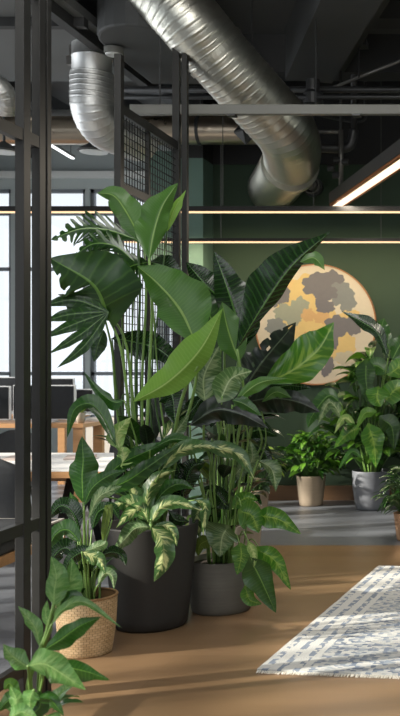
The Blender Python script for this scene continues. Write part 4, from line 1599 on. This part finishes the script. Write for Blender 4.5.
for k in range(14):
    a_ = random.random() * 2 * PI
    d_ = Vector((math.cos(a_), math.sin(a_) * .7, random.uniform(.5, 2))).normalized()
    b = s5 + Vector((math.cos(a_) * .04, math.sin(a_) * .04, random.uniform(.05, .25)))
    bm = bmesh.new()
    leaf3(bm, b, d_, random.uniform(.12, .18), random.uniform(.02, .032), 'ovate', droop=.8, nv=12, nu=3)
    link('leaf', bm, L[random.choice(['dark', 'lily', 'dark', 'olive'])], T5, smooth=True)
    stem(T5, [Vector((s5.x + math.cos(a_) * .03, s5.y + math.sin(a_) * .03, s5.z)), b], .004, 'stem', n=3)

# --- foreground plant at lower left
YF = 3.3
cf = Vector((XX(36, YF), YF, 0))
T6 = empty('potted_young_plant', cf, 'nearest plant at the lower left corner with broad soft green leaves', 'potted plant')
pot(T6, cf, .11, .135, .24, 'pot_sand', rim=.01, soil=.03)
s6 = cf + Vector((0, 0, .21))
FL = [([(54, 606), (54, 592), (56, 575), (51, 556)], 10, 13, 'fore', 3.2, 'ovate'),
      ([(56, 608), (64, 594), (70, 580), (72, 558)], 9, 13, 'fore', 3.22, 'ovate'),
      ([(52, 624), (62, 610), (84, 602), (122, 628)], 5, 5, 'fore', 3.15, 'lance'),
      ([(44, 650), (60, 640), (80, 626), (101, 617)], 9, 10, 'lily', 3.15, 'ovate'),
      ([(40, 648), (36, 630), (28, 618), (18, 606)], 6, 7, 'fore', 3.25, 'lance'),
      ([(28, 666), (44, 664), (62, 674), (86, 690)], 16, 15, 'fore', 3.0, 'ovate'),
      ([(44, 672), (66, 668), (88, 672), (110, 680)], 8, 14, 'lily', 3.08, 'paddle'),
      ([(30, 668), (20, 662), (10, 654), (3, 644)], 9, 9, 'fore', 3.1, 'ovate'),
      ([(34, 690), (30, 698), (30, 712)], 9, 8, 'fore', 3.05, 'ovate'),
      ([(36, 700), (50, 700), (64, 716)], 7, 6, 'lily', 3.1, 'ovate'),
      ([(52, 628), (46, 616), (47, 600)], 5, 5, 'fore', 3.2, 'ovate'),
      ([(60, 606), (74, 596), (86, 604)], 6, 6, 'lily', 3.22, 'ovate'),
      ([(20, 700), (10, 684), (4, 690)], 6, 6, 'small', 3.2, 'ovate'),
      ([(24, 705), (10, 700), (-2, 712)], 8, 8, 'lily', 3.15, 'ovate'),
      ([(14, 716), (16, 700), (10, 686)], 8, 8, 'fore', 3.1, 'ovate'),
      ([(30, 716), (40, 706), (38, 690)], 8, 8, 'lily', 3.12, 'ovate'),
      ([(8, 720), (22, 712), (40, 722)], 8, 8, 'fore', 3.0, 'ovate'),
      ([(46, 716), (54, 722), (50, 740)], 7, 7, 'fore', 3.15, 'ovate')]
stem(T6, [s6, P(28, 690, 3.25), P(36, 660, 3.2), P(46, 635, 3.2), P(54, 604, 3.2)], .009, 'stem', .006)
for pts, wl, wr, mt, y, sh in FL:
    h(T6, pts, wl, wr, mt, y, sh, dl=random.uniform(.2, .5), dr=random.uniform(.2, .5), nv=18, nu=4, ripple=.09)
    b = P(pts[0][0], pts[0][1], y)
    if pts[0][1] > 630:
        st1([Vector((s6.x * .5 + b.x * .5, s6.y * .5 + b.y * .5, s6.z * .5 + b.z * .5 + .01)), b], .005, 'stem', T6, s6, ((b.x - s6.x) * .3, 0), r2=.004)
    else:
        stem(T6, [P(36 + (660 - pts[0][1]) * .2, min(665, pts[0][1] + 22), 3.2), b], .005, 'stem', .004, n=4)
for k in range(16):
    a_ = random.random() * 2 * PI
    bm = bmesh.new()
    b = s6 + Vector((math.cos(a_) * .05, math.sin(a_) * .05, random.uniform(.0, .1)))
    leaf3(bm, b, (math.cos(a_), math.sin(a_), random.uniform(.3, 1)), random.uniform(.1, .16), .03, 'ovate', droop=.6, nv=10, nu=3)
    link('leaf', bm, L[random.choice(['lily', 'small', 'fore'])], T6, smooth=True)


# --- rear plants
def bushy(name, lab, c, rb, rt, hp, pm, n, rad, top, mats, ll, lw, shape='ovate', seed=1, zmin=0.0, squash=.8, **pk):
    random.seed(seed)
    T = empty(name, c, lab, 'potted plant')
    pot(T, c, rb, rt, hp, pm, soil=.025, **pk)
    s = c + Vector((0, 0, hp - .025))
    bms = {m: bmesh.new() for m in dict.fromkeys(mats)}
    sb = bmesh.new()
    for k in range(n):
        a_ = k * 2.39996 + random.uniform(-.3, .3)
        f = random.random()
        hh = top * (.12 + .88 * f)
        rr_ = rad * math.sin(PI * min(1, .22 + .68 * f)) * random.uniform(.35, .85)
        b = s + Vector((math.cos(a_) * rr_, math.sin(a_) * rr_ * squash, hh * random.uniform(.75, 1) + zmin))
        st_ = s + Vector((math.cos(a_) * rt * .4, math.sin(a_) * rt * .4, 0))
        path = catmull([st_, st_.lerp(b, .5) + Vector((0, 0, .05 * top)), b], 5)
        sweep(sb, path, .0035 if ll < .12 else .005, 5)
        d_ = Vector((math.cos(a_), math.sin(a_) * squash, random.uniform(-.25, 1.1)))
        m = random.choice(mats)
        q = random.uniform(.75, 1.15)
        leaf3(bms[m], b, d_, ll * q, lw * q, shape, droop=random.uniform(.5, 1.2), nv=8, nu=3, roll=random.uniform(-.6, .6))
    for m in bms: link('foliage', bms[m], L[m], T, smooth=True)
    link('stems', sb, M['stem_dark'], T, smooth=True)
    return T, s


c1 = Vector((XX(311.5, 10.0), 9.98, 0))
T7, s7 = bushy('potted_bushy_plant', 'small bushy plant in the beige stoneware pot against the green wall', c1, .115, .148, .30, 'pot_beige', 250, .34, .47, ['small', 'small', 'lily'], .14, .027, seed=5)
c2 = Vector((XX(371.5, 9.75), 9.75, 0))
T8, s8 = bushy('potted_philodendron', 'large leafy plant in the slate grey pot below the round artwork', c2, .150, .187, .375, 'pot_blue', 120, .50, 1.25, ['pothos', 'lily', 'dark', 'small'], .22, .066, 'heart', seed=9, bulge=.012)
HP = [([(346, 425), (330, 402), (318, 424)], 6, 7, 'silver', 9.4, 'lance'), ([(340, 402), (328, 396), (312, 416), (308, 428)], 8, 7, 'lily', 9.4, 'ovate'),
      ([(358, 430), (345, 418), (334, 434)], 4, 4, 'pale', 9.35, 'lance'), ([(360, 428), (350, 432), (334, 448)], 8, 8, 'pothos', 9.3, 'ovate'),
      ([(362, 458), (352, 452), (338, 470)], 4, 4, 'lily', 9.4, 'lance'), ([(370, 430), (374, 445), (376, 468)], 11, 11, 'pothos', 9.3, 'heart'),
      ([(378, 390), (377, 398), (381, 407)], 12, 11, 'pothos', 9.3, 'heart'), ([(366, 366), (366, 380), (369, 405)], 9, 10, 'mon', 9.35, 'heart'),
      ([(388, 358), (378, 334), (362, 322), (341, 311)], 6, 8, 'dark', 9.3, 'lance'), ([(390, 350), (382, 330), (384, 318)], 9, 8, 'lily', 9.5, 'ovate'),
      ([(386, 400), (398, 388), (414, 392)], 10, 10, 'pothos', 9.4, 'heart'), ([(384, 370), (374, 366), (360, 380)], 8, 9, 'lily', 9.4, 'heart'),
      ([(392, 372), (404, 366), (416, 376)], 9, 9, 'pothos', 9.4, 'heart'), ([(372, 412), (364, 414), (356, 430)], 5, 5, 'small', 9.3, 'heart'),
      ([(392, 360), (400, 345), (412, 330)], 9, 9, 'lily', 9.5, 'ovate'), ([(384, 420), (392, 428), (394, 450)], 9, 9, 'mon', 9.35, 'heart')]
for pts, wl, wr, mt, y, sh in HP:
    h(T8, pts, wl, wr, mt, y, sh, dl=.3, dr=.3, nv=14, nu=4)
    b = P(pts[0][0], pts[0][1], y)
    st1([(s8 * .5 + b * .5) + Vector((0, 0, .05)), b], .006, 'stem', T8, s8, ((b.x - s8.x) * .2, (b.y - s8.y) * .2), r2=.004)
c3 = Vector((XX(409, 8.1), 8.1, 0))
T9, s9 = bushy('potted_fern_plant', 'narrow leaved plant in a tan pot cut by the right edge', c3, .10, .125, .22, 'pot_terra', 120, .26, .40, ['smalld', 'lily', 'silver'], .15, .018, 'lance', seed=3)
# hidden neighbour behind the main group
c4 = Vector((XX(256, 9.35), 9.35, 0))
T10, s10 = bushy('potted_shade_plant', 'dim olive leafed plant between the split leaf plant and the beige pot', c4, .10, .12, .24, 'pot_beige', 70, .24, .5, ['olive', 'dark', 'vdark'], .15, .03, 'lance', seed=14)

# repeats share a group
for o in list(bpy.data.objects):
    if o.parent is None and 'category' in o.keys():
        g_ = {'monitor': 'monitors on the office desks', 'office_chair': 'chairs around the white table', 'disc_lamp': 'round ceiling disc lamps',
              'strip_light': 'white strip lights of the left room', 'linear_pendant': 'long black pendants across the wall',
              'notebook': 'notebooks on the white table', 'rear_desk': 'desks by the far windows'}.get(o.name.split('.')[0])
        if g_: o['group'] = g_
